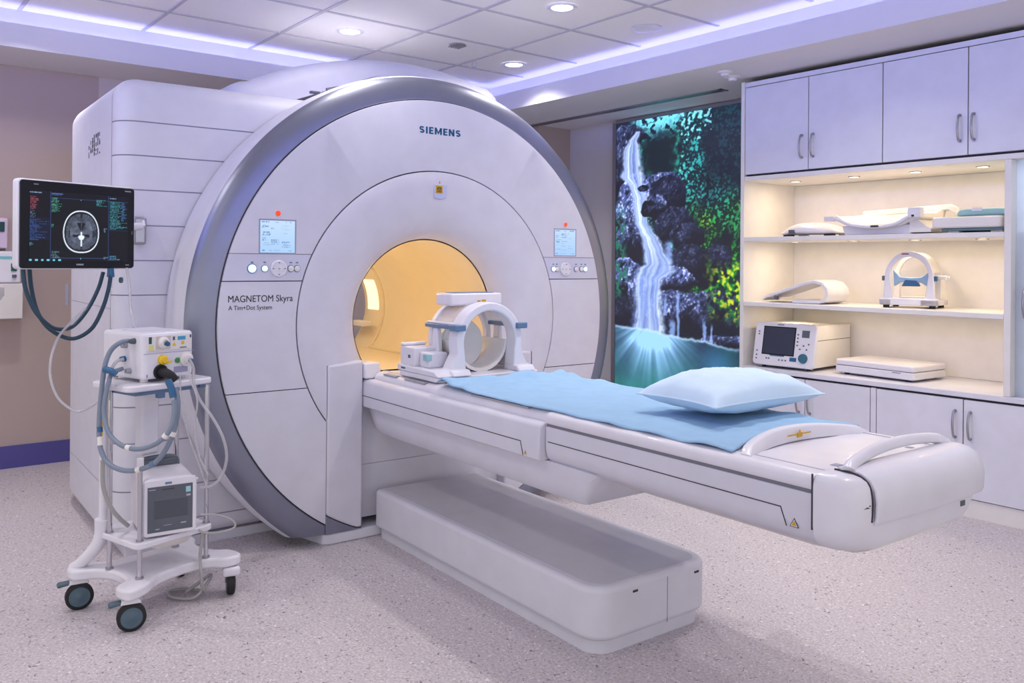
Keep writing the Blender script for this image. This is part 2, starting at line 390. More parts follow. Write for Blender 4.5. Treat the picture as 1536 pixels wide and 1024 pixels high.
    # ferns at the lower right and moss on the left edge
    k = sm(.74, .90, s+.08*n1)*sm(.50, .57, t+.03*n1)*(1-sm(.68, .77, t+.04*n1))
    c = mix(c, mix((18,118,40), (190,206,40), sm(-.1,.4,nl+.4*n3)), k*sm(-.25, .25, n2+.5*nl+.05))
    k = (1-sm(.03, .11, s+.05*n1))*sm(.28, .4, t)*(1-sm(.62, .72, t))
    c = mix(c, (26,104,84), k*sm(-.2, .3, nl+.4*n2))
    # side falls
    for cx, t0, t1, w in ((.23,.64,.79,.016),(.445,.64,.72,.016),(.545,.62,.80,.014),(.50,.72,.80,.03),(.76,.72,.82,.014),(.81,.73,.83,.008),(.47,.44,.535,.035)):
        if t0 < t < t1:
            x = abs(s-cx-.10*(t-t0)*(1 if s > .6 else .2)-.012*n1)/w
            c = mix(c, (150,182,250), .75*sm(1.3, .2, x+.5*nl)*sm(t0, t0+.03, t))
    # main fall
    q = poly_s(WF, t)
    if q:
        m_, wl, wr = q; b = s-m_+.016*n1
        b = b/wr if b > 0 else b/wl
        st = noise.noise(Vector((b*3.2, t*3.2, 5.5)))*.55+noise.noise(Vector((b*9, t*4, 1.5)))*.35
        k = sm(1.12, .62, abs(b)+.18*n2+.10*st)
        wc = mix((70,104,216), (214,232,255), max(0, min(1, .52+.85*st+.30*(1-abs(b)))))
        c = mix(c, wc, k*min(1, .9+.2*st))
    for cx, cy, rx, ry in ((.295,.335,.075,.035),(.245,.255,.05,.012)):
        d = math.hypot((s-cx)/rx, (t-cy)/ry)+.25*n1+.1*n2
        if d < 1: c = mix(c, mix((8,12,28), (70,84,130), max(0, n2+.3*n3)), sm(1, .85, d))
    # pool
    sh = .772+.050*max(0, s-.15)+.006*n1+.004*n2
    if t > sh-.004:
        dx, dy = s-.33, (t-.800)*2.2
        ang = math.atan2(dx, dy+.16); rad = math.hypot(dx, dy)
        streak = .5+.55*noise.noise(Vector((ang*6, rad*.8, 2)))+.35*noise.noise(Vector((ang*17, rad*1.0, 8)))
        pc = mix((14,52,72), (30,110,108), sm(.80, 1.05, t)+.35*n1)
        pc = mix(pc, (24,96,70), .5*sm(.7, 1.1, s)*sm(.9, 1.05, t))
        glow = math.exp(-(rad/.30)**2)*(.35+.85*streak)+.75*math.exp(-(dx/.17)**2-((t-.812)/.030)**2)
        glow += .30*streak*math.exp(-(dx/.16)**2)*sm(1.12, .85, t)
        pc = mix(pc, (150,204,255), max(0, min(1, glow)))
        pc = mix(pc, (60,130,190), .55*math.exp(-((s-.85)/.10)**2-((t-.875)/.05)**2))
        c = mix(c, pc, sm(sh-.004, sh+.008, t))
        c = mix(c, (190,220,255), .7*math.exp(-((t-sh-.003)/.005)**2)*sm(.95, .3, abs(s-.45)))
    return c
t = thing('waterfall_mural', 'tall backlit waterfall and jungle photo panel on the right wall', 'mural', (0,0,0))
MX0, MX1, MZ0, MZ1 = -5.392, -3.643, .09, 2.654
M = frame((MX0, 5.50, MZ0), (1,0,0), (0,0,1), (0,-1,0))
color_grid('picture', 300, 520, MX1-MX0, MZ1-MZ0, mural, vcol_mat('backlit_picture', 1.3, .25), t, M)
g = G(); g.box((MX0-.045, 5.493, MZ0-.03), (MX0-.002, 5.555, MZ1+.012)); g.box((MX0-.002, 5.493, MZ1+.001), (MX1, 5.555, MZ1+.03)); g.box((MX0-.002, 5.505, MZ0), (MX1, 5.555, MZ1)); g.build('frame', STEEL, t, smooth=False)

# ------------------------------------------------------------------ cabinets
CF, CB = 4.933, 5.548
def bow_handle(parent, x, z0, z1, y=CF, name='handle'):
    g = G(); zc = (z0+z1)/2; h = (z1-z0)/2
    pts = [(x, y, z0), (x, y-.02, z0+.004), (x, y-.033, z0+h*.5), (x, y-.037, zc), (x, y-.033, z1-h*.5), (x, y-.02, z1-.004), (x, y, z1)]
    g.tube(pts, .0065, 10); g.cyl((x,y,z0),(x,y-.006,z0),.009,n=14); g.cyl((x,y,z1),(x,y-.006,z1),.009,n=14)
    return g.build(name, STEEL, parent)
def door(parent, x0, x1, z0, z1, hx, hz):
    g = G(); g.box((x0+.003, CF, z0+.003), (x1-.003, CF+.02, z1-.003))
    d = g.build('door', WHITE2, parent, bevel=.002)
    if hx: bow_handle(d, hx, hz[0], hz[1])
    return d
def upper_cabinet(label, xs, hx):
    t = thing('wall_cabinet', label, 'cabinet', (0,0,0), 0, 'white wall cabinets along the top')
    g = G(); g.box((xs[0], CF+.022, 2.012), (xs[-1], CB, 2.66)); g.build('body', SEAM, t, smooth=False)
    g = G(); g.box((xs[0], CF+.004, 2.626), (xs[-1], CF+.021, 2.658)); g.build('top_trim', WHITE2, t, smooth=False)
    for (a, b), h in zip(zip(xs, xs[1:]), hx): door(t, a, b, 2.017, 2.624, h, (2.10, 2.245))
    return t
upper_cabinet('white two-door wall cabinet next to the mural', (-3.597,-3.106,-2.606), (-3.151,-3.069))
upper_cabinet('white two-door wall cabinet above the right end of the open shelves', (-2.606,-2.112,-1.60), (-2.155,-2.080))
upper_cabinet('white wall cabinet at the far right, cut by the frame edge', (-1.60,-1.10,-.6), (None,-1.06))
# open shelving unit
t = thing('open_shelving_unit', 'open white shelf unit with two warm-lit shelves between the cabinets', 'shelf unit')
g = G(); g.box((-3.627, CF-.004, 0), (-3.598, CB, 2.665)); g.build('side_panel', SHELFW, t, bevel=.002)
g = G(); g.box((-1.92, CF-.002, .697), (-1.885, CB, 1.975)); g.build('side_panel', SHELFW, t, bevel=.002)
g = G(); g.box((-3.597, CB-.012, .698), (-1.921, CB, 1.974)); g.build('back_panel', SHELFW, t, smooth=False)
g = G(); g.box((-3.597, CF-.002, 1.976), (-.6, CB, 2.006)); g.build('top_panel', SHELFW, t, bevel=.002)
for z in (1.572, 1.126):
    g = G(); g.box((-3.597, CF, z-.014), (-1.921, CB-.013, z+.014)); g.build('shelf', SHELFW, t, bevel=.002)
ld = bpy.data.lights.new('glass_bay_fill', 'AREA'); ld.shape = 'RECTANGLE'; ld.size = .5; ld.size_y = .05; ld.energy = 3.0; ld.color = (.75,.86,1)  # cool lamp added inside the frosted glass bay to brighten it
lo = bpy.data.objects.new('glass_bay_fill', ld); COL.objects.link(lo); lo.location = (-1.54, 5.1, 1.965)
t = thing('frosted_glass_cabinet', 'cabinet bay with frosted glass door at the right edge beside the shelves', 'cabinet')
g = G(); g.box((-1.884, CF+.06, .697), (-1.2, CF+.075, 1.974)); g.build('glass_door', GLASS, t, smooth=False); bow_handle(t, -1.835, 1.125, 1.275, CF+.06)
for z in (1.572, 1.126):
    g = G(); g.box((-1.884, CF+.10, z-.014), (-1.2, CB-.013, z+.014)); g.build('shelf', SHELFW, t, smooth=False)
g = G(); g.box((-1.884, CB-.012, .698), (-1.2, CB, 1.974)); g.box((-1.2, CF, .698), (-1.17, CB, 1.974)); g.build('back_panel', SHELFW, t, smooth=False)
# counter top
g = G(); g.box((-3.597, CF-.008, .666), (-.6, CB, .696)); tag(g.build('worktop', WHITE2, bevel=.003), 'long continuous white worktop below the open shelves', 'worktop')
def lower_cabinet(label, xs, hx, stile=None):
    t = thing('base_cabinet', label, 'cabinet', (0,0,0), 0, 'white base cabinets under the worktop')
    g = G(); g.box((xs[0], CF+.022, .10), (xs[-1], CB, .665)); g.build('body', SEAM, t, smooth=False)
    g = G(); g.box((xs[0]-.035 if -3 < xs[0] < -2 else xs[0], CF+.012, 0), (xs[-1], CF+.03, .1)); g.build('plinth', SHELFW, t, smooth=False)
    for (a, b), h in zip(zip(xs, xs[1:]), hx):
        door(t, a, b, .103, .655, h, (.437, .585))
    if stile:
        g = G(); g.box((stile[0], CF, .103), (stile[1], CF+.021, .655)); g.build('filler_strip', WHITE2, t, bevel=.002)
    return t
lower_cabinet('white two-door base cabinet behind the pillow next to the mural', (-3.597,-3.118,-2.672), (-3.16,-3.079), (-2.670,-2.636))
lower_cabinet('white two-door base cabinet behind the foot end of the table', (-2.634,-2.127,-1.60), (-2.169,-2.087))
lower_cabinet('white base cabinet at the far right, cut by the frame edge', (-1.60,-1.10,-.6), (None,-1.06))
# puck lights
def puck(x, z, label, power, y=5.17):
    t = thing('shelf_spotlight', label, 'spotlight', (x, y, z), 0, 'warm spotlights in the open shelves')
    g = G(); g.lathe([(0,.036),(-.005,.036),(-.006,.028)], (0,0,-.0005), (0,0,1), 28); g.build('rim', STEEL, t)
    g = G(); g.cyl((0,0,-.006), (0,0,-.001), .028, n=24); g.build('lens', WARML, t)
    ld = bpy.data.lights.new('shelf_lamp', 'AREA'); ld.shape = 'DISK'; ld.size = .05; ld.energy = power; ld.color = (1, .78, .50)
    lo = bpy.data.objects.new('shelf_lamp', ld); COL.objects.link(lo); lo.parent = t; lo.location = (0,0,-.012)
nth = ('first', 'second', 'third', 'fourth')
for k, x in enumerate((-3.35, -2.92, -2.52, -2.13)):
    puck(x, 1.976, 'warm round spotlight under the top of the open shelves, %s from the mural' % nth[k], 1.2)
    puck(x, 1.558, 'warm round spotlight under the upper shelf, %s from the mural' % nth[k], 1.2)
    puck(x, 1.112, 'warm round spotlight under the lower shelf, %s from the mural' % nth[k], .75)

# ------------------------------------------------------------------ MRI frame
RZ = math.radians(-2); OM = Vector((-3.80, 2.458, 0))
def mri_thing(name, label, cat): return thing(name, label, cat, OM, RZ)
S = mri_thing('mri_scanner', 'large white scanner with silver ring around its glowing round tunnel', 'scanner')
GY, GZ = .065, 1.088
NA = 168
def gantry(name, prof, m, planes=(), keep=None, n=NA, parent=S, angle=30, thick=0.0):
    bm = bmesh.new(); rings = []
    for x, r in prof:
        rings.append([bm.verts.new((x, GY+r*math.sin(2*PI*k/n), GZ+r*math.cos(2*PI*k/n))) for k in range(n)])
    for a, b in zip(rings, rings[1:]):
        for k in range(n): bm.faces.new((a[k], b[k], b[(k+1) % n], a[(k+1) % n]))
    for co, no in planes:
        bmesh.ops.bisect_plane(bm, geom=bm.verts[:]+bm.edges[:]+bm.faces[:], dist=1e-5, plane_co=co, plane_no=no)
    if keep:
        kill = [fc for fc in bm.faces if not keep(fc.calc_center_median())]
        bmesh.ops.delete(bm, geom=kill, context='FACES')
    bmesh.ops.recalc_face_normals(bm, faces=bm.faces)
    # face normals should look to +x / outward
    s = sum(fc.normal.x*fc.calc_area() for fc in bm.faces)
    if s < 0: bmesh.ops.reverse_faces(bm, faces=bm.faces)
    me = bpy.data.meshes.new(name); bm.to_mesh(me); bm.free(); me.materials.append(m)
    return finish(name, me, parent, angle=angle)
PY0, PY1 = -.572, GY*2+.572
ZP = .885
def zpl(z): return ((0,0,z), (0,0,1))
def ypl(y): return ((0,y,0), (0,1,0))
cutp = [zpl(ZP), ypl(PY0), ypl(PY1), zpl(.054)]
inbay = lambda c: PY0 < c.y < PY1 and c.z < ZP
L1, L2, L3 = 1.431, 1.303, .785
gaps = []
for z, w in ((L1, .0012), (L2, .0022), (L3, .002)): gaps += [zpl(z-w), zpl(z+w)]
def ingap(c): return abs(c.z-L1) < .0012 or abs(c.z-L2) < .0022 or abs(c.z-L3) < .002
cov = [(-.03,.797),(.004,.797),(.006,.80),(.006,1.165),(.004,1.169),(-.03,1.169)]
gantry('front_cover', cov, COVER, cutp+gaps, lambda c: not inbay(c) and c.z > .054 and not ingap(c) and not (L2 < c.z < L1))
for sgn in (-1, 1):
    o = gantry('control_panel', cov, mat('control_strip', (206,206,224), .3, coat=.2), cutp+gaps+[ypl(GY)], lambda c: not ingap(c) and L2 < c.z < L1 and (c.y-GY)*sgn > 0)
    yc = GY+sgn*.886
    ys = [yc-.127, yc-.067, yc+.061, yc+.092] if sgn < 0 else [yc-.092, yc-.065, yc+.085, yc+.128, yc+.158]
    for i, yb in enumerate(ys):
        lit = (sgn < 0 and i < 2) or (sgn > 0 and i in (0, 4))
        rb = .019 if (sgn < 0 and i == 0) else .014
        g = G(); g.lathe([(0,rb),(.006,rb),(.008,rb*.8),(.008,rb*.4),(.010,rb*.35),(.010,0)], (.006, yb, 1.362), (1,0,0), 24); g.build('button', BUTTONL if lit else CREAM, o)
        g = G(); g.lathe([(0,rb*1.25),(.003,rb*1.2),(.003,rb)], (.006, yb, 1.362), (1,0,0), 24); g.box((.006, yb-.006, 1.388), (.0075, yb+.006, 1.394)); g.build('button_ring', BLUEP, o)
    g = G(); g.lathe([(0,.04),(.008,.04),(.012,.036),(.010,.022),(.012,.016),(.012,0)], (.006, yc, 1.362), (1,0,0), 40); d = g.build('jog_dial', WHITE, o)
    g = G()
    for a in range(4): g.cbox((.0185, yc+.028*math.sin(a*PI/2), 1.362+.028*math.cos(a*PI/2)), (.002,.007,.004))
    g.cbox((.019, yc, 1.362), (.003,.008,.003)); g.build('dial_mark', BLUEP, d, smooth=False)
backp = [(-.012,.786),(-.012,1.18)]
gantry('seam_backing', backp, SEAM, cutp, lambda c: not inbay(c) and c.z > .054)
ringp = [(-.05,1.1745),(-.006,1.1745),(-.004,1.178),(-.006,1.20),(-.014,1.235),(-.026,1.268),(-.043,1.289),(-.060,1.300)]
gantry('trim_ring', ringp, TRIM, [zpl(.054), ypl(PY0), ypl(PY1)], lambda c: c.z > .054)
gantry('ring_band', [(-.061,1.298),(-.063,1.302),(-.085,1.310),(-.13,1.313),(-.25,1.311),(-.352,1.304),(-.356,1.26)], COVER, [zpl(.054)], lambda c: c.z > .054)
gantry('bore_funnel', [(-.02,.791),(.006,.791),(.008,.787),(.010,.72),(.006,.65),(-.006,.59),(-.026,.535),(-.052,.49),(-.085,.458),(-.118,.440),(-.128,.436)], COVER, cutp, lambda c: not inbay(c))
gantry('bore_liner', [(-.131,.430),(-1.40,.430)], BORE, [zpl(ZP-.12)], lambda c: True)
gantry('bore_end_ring', [(-1.402,.430),(-1.404,.412),(-1.63,.402),(-1.66,.41),(-1.75,.50),(-1.76,.9)], BORE)
gantry('magnet_body', [(-.36,.7),(-.36,1.27),(-1.2,1.27),(-1.65,1.2),(-1.76,1.0),(-1.76,.9)], COVER, [zpl(.06)], lambda c: c.z > .06)
# glowing patch on the far bore ring, standing for its brightly lit band
gantry('lit_band_glow', [(-1.45,.4085),(-1.60,.4015)], BOREL, [zpl(1.06), zpl(1.27)], lambda c: 1.06 < c.z < 1.27 and c.y > GY)
g = G(); g.box((-1.60, .33, .95), (-1.42, .40, .985)); g.build('tunnel_pad', WHITE, S, bevel=.006)
g = G(); g.box((-1.62, -.27, .78), (-.06, .40, .80)); g.build('tunnel_floor', BORE, S, bevel=.004)
for y in (-.27, .40):
    g = G(); g.prism([(y-.02,.80),(y+.02,.80),(y+.015,.815),(y-.015,.815)], 0, -1.6, -.07); g.build('tunnel_rail', BORE, S, bevel=.003)
# pillars beside the dock
for sg, (a, b) in ((-1, (PY0+.002, -.376)), (1, (.506, PY1-.002))):
    zi = lambda y: GZ-math.sqrt(1.172**2-(y-GY)**2)
    o_, i_ = (a, b) if sg < 0 else (b, a)
    yy = [a+(b-a)*k/8 for k in range(9)]
    top = [(y, .888+.012*sm(0, 1, abs(y-o_)/.2)) for y in yy]
    g = G(); g.prism([(y, max(.064, zi(y)+.050)) for y in yy]+top[::-1], 0, -.14, .012); g.build('dock_pillar', COVER, S, bevel=.012, seg=3)
    g = G(); g.prism([(y, .055) for y in yy]+[(y, max(.060, zi(y)+.046)) for y in yy][::-1], 0, -.14, .006); g.build('pillar_foot', TRIM, S, bevel=.004)
    g = G(); yb0, yb1 = (-.376, -.285) if sg < 0 else (.415, .506)
    g.prism([(-.13,.809),(.035,.809),(.02,.885),(-.13,.885)], 1, yb0, yb1); g.build('entry_block', WHITE, S, bevel=.008, seg=3)
g = G(); g.box((-.30, -.374, .09), (-.055, .504, .358)); g.box((-.30, -.374, .362), (-.055, .504, .80)); g.box((-.3,-.37,.3),(-.062,.5,.4)); g.build('dock_recess', COVER, S, smooth=False)
g = G(); g.prism([(-.36,-.66),(-.24,-.633),(-.02,-.578),(0,-.545),(.0,.675),(-.02,.708),(-.24,.76),(-.36,.79)], 2, 0.0, .053); g.build('base_plinth', COVER, S, bevel=.006)
# displays
DISPB = vcol_mat('lcd_display', 1.0, .2, .02)
def lcd_fn(seed):
    rnd = random.Random(seed); rows = []
    for k in range(26): rows.append((rnd.choice((.05,.06,.32,.62)), .16+.03*rnd.randint(0,22), rnd.uniform(.06,.3), rnd.uniform(.2,.75)))
    rows += [(.05,.05,.25,.6),(.42,.06,.12,.6),(.72,.05,.2,.6),(.05,.93,.12,.7),(.25,.93,.35,.25),(.82,.94,.1,.7)]
    def fn(s, t):
        c = mix((196,222,252), (168,206,248), t)
        for x, y, w, a in rows:
            if x < s < x+w and abs(t-y) < .016 and noise.noise(Vector((s*60, y*50, seed))) > -.1: c = mix(c, (70,110,170), a)
        if s < .012 or t < .012: c = mix(c, (120,150,190), .6)
        return c
    return fn
for k, (y0, y1, z0, z1, yr, zr) in enumerate(((-.911,-.741,1.437,1.589,-.826,1.623),(.868,1.030,1.444,1.597,.950,1.628))):
    g = G(); w = .006
    for a, b in (((y0-w,z0-w),(y1+w,z0)),((y0-w,z1),(y1+w,z1+w)),((y0-w,z0),(y0,z1)),((y1,z0),(y1+w,z1))): g.box((.0055,a[0],a[1]),(.0075,b[0],b[1]))
    o = g.build('display_frame', GROOVE, S, smooth=False)
    color_grid('display_screen', 56, 50, y1-y0, z1-z0, lcd_fn(3+k), DISPB, o, frame((.0068, y0, z0), (0,1,0), (0,0,1), (1,0,0)))
    g = G(); g.lathe([(0,.013),(.004,.013),(.007,.009),(.008,0)], (.0065, yr, zr), (1,0,0), 24); o = g.build('stop_button', ORANGE, S)
    g = G(); g.lathe([(0,.0165),(.003,.016),(.003,.013)], (.0062, yr, zr), (1,0,0), 24); g.build('button_ring', WHITE, o)
# laser sensor window
g = G(); g.prism([(.03,1.812),(.112,1.812),(.104,1.742),(.07,1.734),(.032,1.742)], 0, .0085, .014); o = g.build('positioning_window', mat('pale_window', (196,200,232), .3), S, bevel=.002)
g = G(); g.box((.0142,.040,1.765),(.0152,.082,1.806)); k = g.build('warning_sticker', GOLD, o, smooth=False)
g = G(); g.box((.0153,.047,1.772),(.0158,.075,1.776)); g.box((.0153,.049,1.78),(.0158,.054,1.797)); g.box((.0153,.068,1.78),(.0158,.073,1.797)); g.box((.0153,.054,1.792),(.0158,.068,1.797)); g.box((.0153,.058,1.78),(.0158,.064,1.787)); g.build('sticker_print', INK, k, smooth=False)
g = G(); g.prism([(.060,1.818),(.072,1.818),(.066,1.834)], 0, .0095, .0105); g.build('warning_sticker', GOLD, S, smooth=False)
# writing
TM = lambda y, z, x=.0066: frame((x, y, z), (0,1,0), (0,0,1), (1,0,0))
def stroke(g, pts, w, M, closed=False):
    P = [Vector((p[0], p[1])) for p in pts]; Lf, Rt = [], []
    for i, p in enumerate(P):
        a = (P[i]-P[i-1]).normalized() if i else (P[1]-P[0]).normalized()
        b = (P[i+1]-P[i]).normalized() if i < len(P)-1 else a
        t = (a+b).normalized(); n = Vector((-t.y, t.x)); k = w/2/max(.5, n.dot(Vector((-a.y, a.x))))
        Lf.append(p+n*k); Rt.append(p-n*k)
    n = len(P); vs = [(q.x, q.y, z) for z in (0, .0006) for q in Lf+Rt]; fs = []
    for i in range(n-1):
        fs += [(2*n+i, 2*n+i+1, 3*n+i+1, 3*n+i), (i, n+i, n+i+1, i+1), (i, i+1, 2*n+i+1, 2*n+i), (n+i, 3*n+i, 3*n+i+1, n+i+1)]
    fs += [(0, 2*n, 3*n, n), (n-1, 2*n-1, 4*n-1, 3*n-1)]
    return g.add(vs, fs, M)
def logo_word(M, h, total):
    """bold sans capitals S I E M E N S drawn as strokes"""
    g = G(); w = h*.23; gap = h*.17
    adv = {'S': .66, 'I': .23, 'E': .56, 'M': .92, 'N': .74}
    word = 'SIEMENS'; tot = sum(adv[c] for c in word)*h+gap*6; sx = total/tot; x = 0
    for ch in word:
        a = adv[ch]*h; Ms = M @ Matrix.Diagonal((sx, 1, 1, 1)) @ Matrix.Translation((x, 0, 0)); q = w/2
        V = lambda X: stroke(g, [(X, 0), (X, h)], w, Ms)
        if ch in 'IEMN': V(q)
        if ch in 'MN': V(a-q)
        if ch == 'E':
            for yy in (q*.88, h/2, h-q*.88): stroke(g, [(q, yy), (a-(0 if abs(yy-h/2) > .001 else h*.05), yy)], w*.85, Ms)
        if ch == 'M': stroke(g, [(q*1.1, h-q*.3), (a/2, h*.20), (a-q*1.1, h-q*.3)], w*.82, Ms)
        if ch == 'N': stroke(g, [(q, h-q*.4), (a-q, q*.4)], w*.95, Ms)
        if ch == 'S':
            pts = []; r1 = (a-w)/2; ry = (h-w)/4; cx = a/2
            for k in range(13): t_ = math.radians(25+245*k/12); pts.append((cx+r1*math.cos(t_)*(1 if t_ < PI else 1), h-q-ry+ry*math.sin(t_)))
            for k in range(13): t_ = math.radians(90-245*k/12); pts.append((cx+r1*math.cos(t_), q+ry+ry*math.sin(t_)))
            stroke(g, pts, w*.92, Ms)
        x += a+gap
    return g
logo_word(TM(-.060, 2.079), .037, .259).build('lettering', LOGO, S, smooth=False)
text_mesh('lettering', 'MAGNETOM Skyra', .031, .308, INK, S, TM(-1.057, 1.207))
text_mesh('lettering', 'A Tim+Dot System', .0205, .205, INK, S, TM(-1.056, 1.171))

# ---- side housing (big white block left of the ring)
def housing_secs(inset, yr=-.46, front=True, x_front=-.36, x_back=-1.83):
    rf, rb = .10, .22; secs = []
    Y0, Z0, Z1 = -1.456+inset, .045, 2.262-inset
    def sec(x, i):
        return [(x, y, z) for y, z in rrect(Y0+i, yr, Z0+i*.5, Z1-i, (.05, .002, .002, max(.02, .10-i*.3)), 8)]
    for k in range(0, 9):
        a = .5*PI*k/8; secs.append(sec(x_front-inset-rf*(1-math.cos(a))*1.0, rf*(1-math.sin(a))))
    for x in (-.6, -.9, -1.2, -1.45): secs.append(sec(x, 0))
    for k in range(0, 9):
        a = .5*PI*k/8; secs.append(sec(x_back+inset+rb*1.6*(1-math.sin(a)), rb*(1-math.cos(a))))
    return secs
ZG = [2.049, 1.889, 1.727, 1.560, 1.395, 1.232, 1.069, .906, .706, .535, .31, .143]
def housing(name, m, inset, keep, planes, x_front=-.36):
    gg = G(); gg.loft(housing_secs(inset, x_front=x_front), True, True)
    me = bpy.data.meshes.new(name); me.from_pydata(gg.v, [], gg.f)
    bm = bmesh.new(); bm.from_mesh(me); bmesh.ops.recalc_face_normals(bm, faces=bm.faces)
    for co, no in planes: bmesh.ops.bisect_plane(bm, geom=bm.verts[:]+bm.edges[:]+bm.faces[:], dist=1e-5, plane_co=co, plane_no=no)
    kill = [q for q in bm.faces if not keep(q.calc_center_median())]; bmesh.ops.delete(bm, geom=kill, context='FACES')
    bm.to_mesh(me); bm.free(); me.materials.append(m)
    return finish(name, me, S, angle=30)
xs_ = -.475
pl = [((xs_-.003,0,0),(1,0,0)), ((xs_+.003,0,0),(1,0,0))]
gz = []
for z in ZG: gz += [zpl(z-.003), zpl(z+.003)]
housing('housing_backing', GROOVE, .0025, lambda c: c.x > -1.7, [])
lo = 0
zs = [0]+ZG[::-1]+[9]
for k in range(len(zs)-1):
    a, b = zs[k], zs[k+1]
    housing('housing_slat', COVER, 0, lambda c, a=a, b=b: c.x > xs_+.003 and a+.0029 < c.z < b-.0029, pl+gz)
sp = []
for z in (1.165, .30): sp += [zpl(z-.0012), zpl(z+.0012)]
housing('housing_side', COVER, 0, lambda c: c.x < xs_-.003 and abs(c.z-1.165) > .0012 and abs(c.z-.30) > .0012, pl+sp)
g = G(); g.box((-1.6, -1.40, 0), (-.39, -.47, .046)); g.build('housing_plinth', COVER, S, smooth=False)
# side lettering (unreadable in the photo) and hatch
g = G()
rnd = random.Random(4)
for k in range(7):
    x = -1.03+k*.045
    for j in range(5):
        if rnd.random() < .72: g.box((x, -1.4575, 1.93+j*.022), (x+rnd.choice((.008,.014,.022)), -1.4558, 1.93+j*.022+rnd.choice((.008,.019,.02))))
g.build('side_lettering', INK, S, smooth=False)
g = G(); g.box((-1.70,-1.458,1.13),(-1.62,-1.452,1.25)); g.build('side_grip', GROOVE, S, bevel=.003)
g = G(); g.lathe([(0,.012),(.003,.012),(.003,0)], (-.358,-1.30,1.02), (1,0,0), 16); g.lathe([(0,.008),(.003,.008),(.003,0)], (-.358,-1.14,1.545), (1,0,0), 12); g.lathe([(0,.008),(.003,.008),(.003,0)], (-.358,-.985,1.712), (1,0,0), 12); g.build('screw', GREYD, S)
# ---- top hump
def hump_sec(x, i):
    pts = []; yc, R = .22, 2.15; zt = 2.60-i
    zf = lambda y: zt-R+math.sqrt(R*R-(y-yc)**2)
    ya, yb = -.80+i, .80-i
    pts.append((x, ya-.14, 2.15))
    for k in range(7):
        a = .5*PI*k/6; pts.append((x, ya-.12+.16*(1-math.cos(a)), zf(ya+.04)-.20*(1-math.sin(a))))
    for k in range(1, 24): y = ya+.04+(yb-ya-.08)*k/24; pts.append((x, y, zf(y)))
    for k in range(7):
        a = .5*PI*(1-k/6); pts.append((x, yb+.12-.16*(1-math.cos(a)), zf(yb-.04)-.20*(1-math.sin(a))))
    pts.append((x, yb+.14, 2.15))
    return pts
g = G(); secs = [hump_sec(-.55-.10*(1-math.cos(.5*PI*k/6)), .10*(1-math.sin(.5*PI*k/6))) for k in range(7)]+[hump_sec(-1.7, 0)]
g.loft(secs, True, True); g.build('top_cover', COVER, S, angle=30)
# collar between ring and hump + latch
gantry('top_collar', [(-.358,1.26),(-.362,1.30),(-.56,1.30),(-.57,1.2)], COVER, [zpl(2.0)], lambda c: c.z > 2.0)
g = G(); g.cyl((-.42,-.395,2.327),(-.40,-.30,2.352),.012,n=14); g.cbox((-.40,-.47,2.302),(.03,.05,.012)); g.cbox((-.39,-.28,2.36),(.04,.03,.016)); g.build('cover_latch', GREYD, S, bevel=.002)
g = G(); g.prism([(-.165,1.308),(-.165,1.33),(-.34,1.325),(-.345,1.300)], 1, 0, .01)
g = G()
secs = []
for k in range(15):
    a = -.02+.52*k/14 - .06
    y, z = math.sin(a), math.cos(a); q = []
    for x, r in ((-.155,1.309),(-.16,1.326),(-.33,1.326),(-.345,1.302)): q.append((x, GY+r*y, GZ+r*z))
    secs.append(q)
g.loft(secs); g.build('top_strip', WHITE, S, angle=40)

# bore lamps
def point(name, p, e, c, size=.05, parent=None):
    ld = bpy.data.lights.new(name, 'POINT'); ld.energy = e; ld.color = c; ld.shadow_soft_size = size
    o = bpy.data.objects.new(name, ld); COL.objects.link(o); o.location = p
    if parent: o.parent = parent
    return o
point('tunnel_lamp', (-.28, -.20, 1.34), 2.4, (1,.70,.30), .06, S)
point('tunnel_lamp', (-.95, -.1, 1.35), 1.8, (1,.76,.42), .06, S)
point('tunnel_lamp', (-1.52, .1, 1.2), 1.3, (1,.82,.5), .06, S)

# ------------------------------------------------------------------ patient table
T = mri_thing('patient_table', 'white cantilever patient table running out of the scanner tunnel', 'table')
# pedestal
g = G(); slab(g, .02, 1.68, -.31, .31, .052, .245, (.02,.10,.10,.02), 7); ped = g.build('pedestal', COVER, T, bevel=.022, seg=4)
g = G(); slab(g, .03, 1.655, -.285, .285, 0, .0515, (.02,.08,.08,.02), 6); g.build('kick_plinth', COVER, ped)
g = G(); g.prism(rrect(.05, 1.645, -.272, .272, (.01,.07,.07,.01), 6), 2, .2452, .2462); g.build('top_inlay', mat('grey_inlay', (200,198,206), .4), ped)
g = G(); g.box((1.6795, .05, .055), (1.6805, .052, .225)); g.box((1.676,-.13,.205),(1.6812,-.105,.213)); g.box((1.676,.20,.205),(1.6812,.225,.213)); g.build('pedestal_seam', SEAM, ped, smooth=False)
# undercarriage
g = G(); secs = []
for y, dz, dx in ((-.325,.665,0),(-.32,.60,.02),(-.30,.555,.05),(-.28,.54,.06),(.28,.54,.06),(.30,.555,.05),(.32,.60,.02),(.325,.665,0)): pass
prof = [(-.336,.664),(-.328,.60),(-.318,.555),(-.298,.532),(.298,.532),(.318,.555),(.328,.60),(.336,.664)]
def under(x, k): return [(x+(0 if True else 0), y, .664-(.664-z)*k) for y, z in prof]
g.loft([under(-.02,.15), under(.03,.93), under(.06,1), under(1.56,1), under(1.60,.99), under(1.625,.95), under(1.70,.08)]); g.build('undercarriage', COVER, T, angle=45)
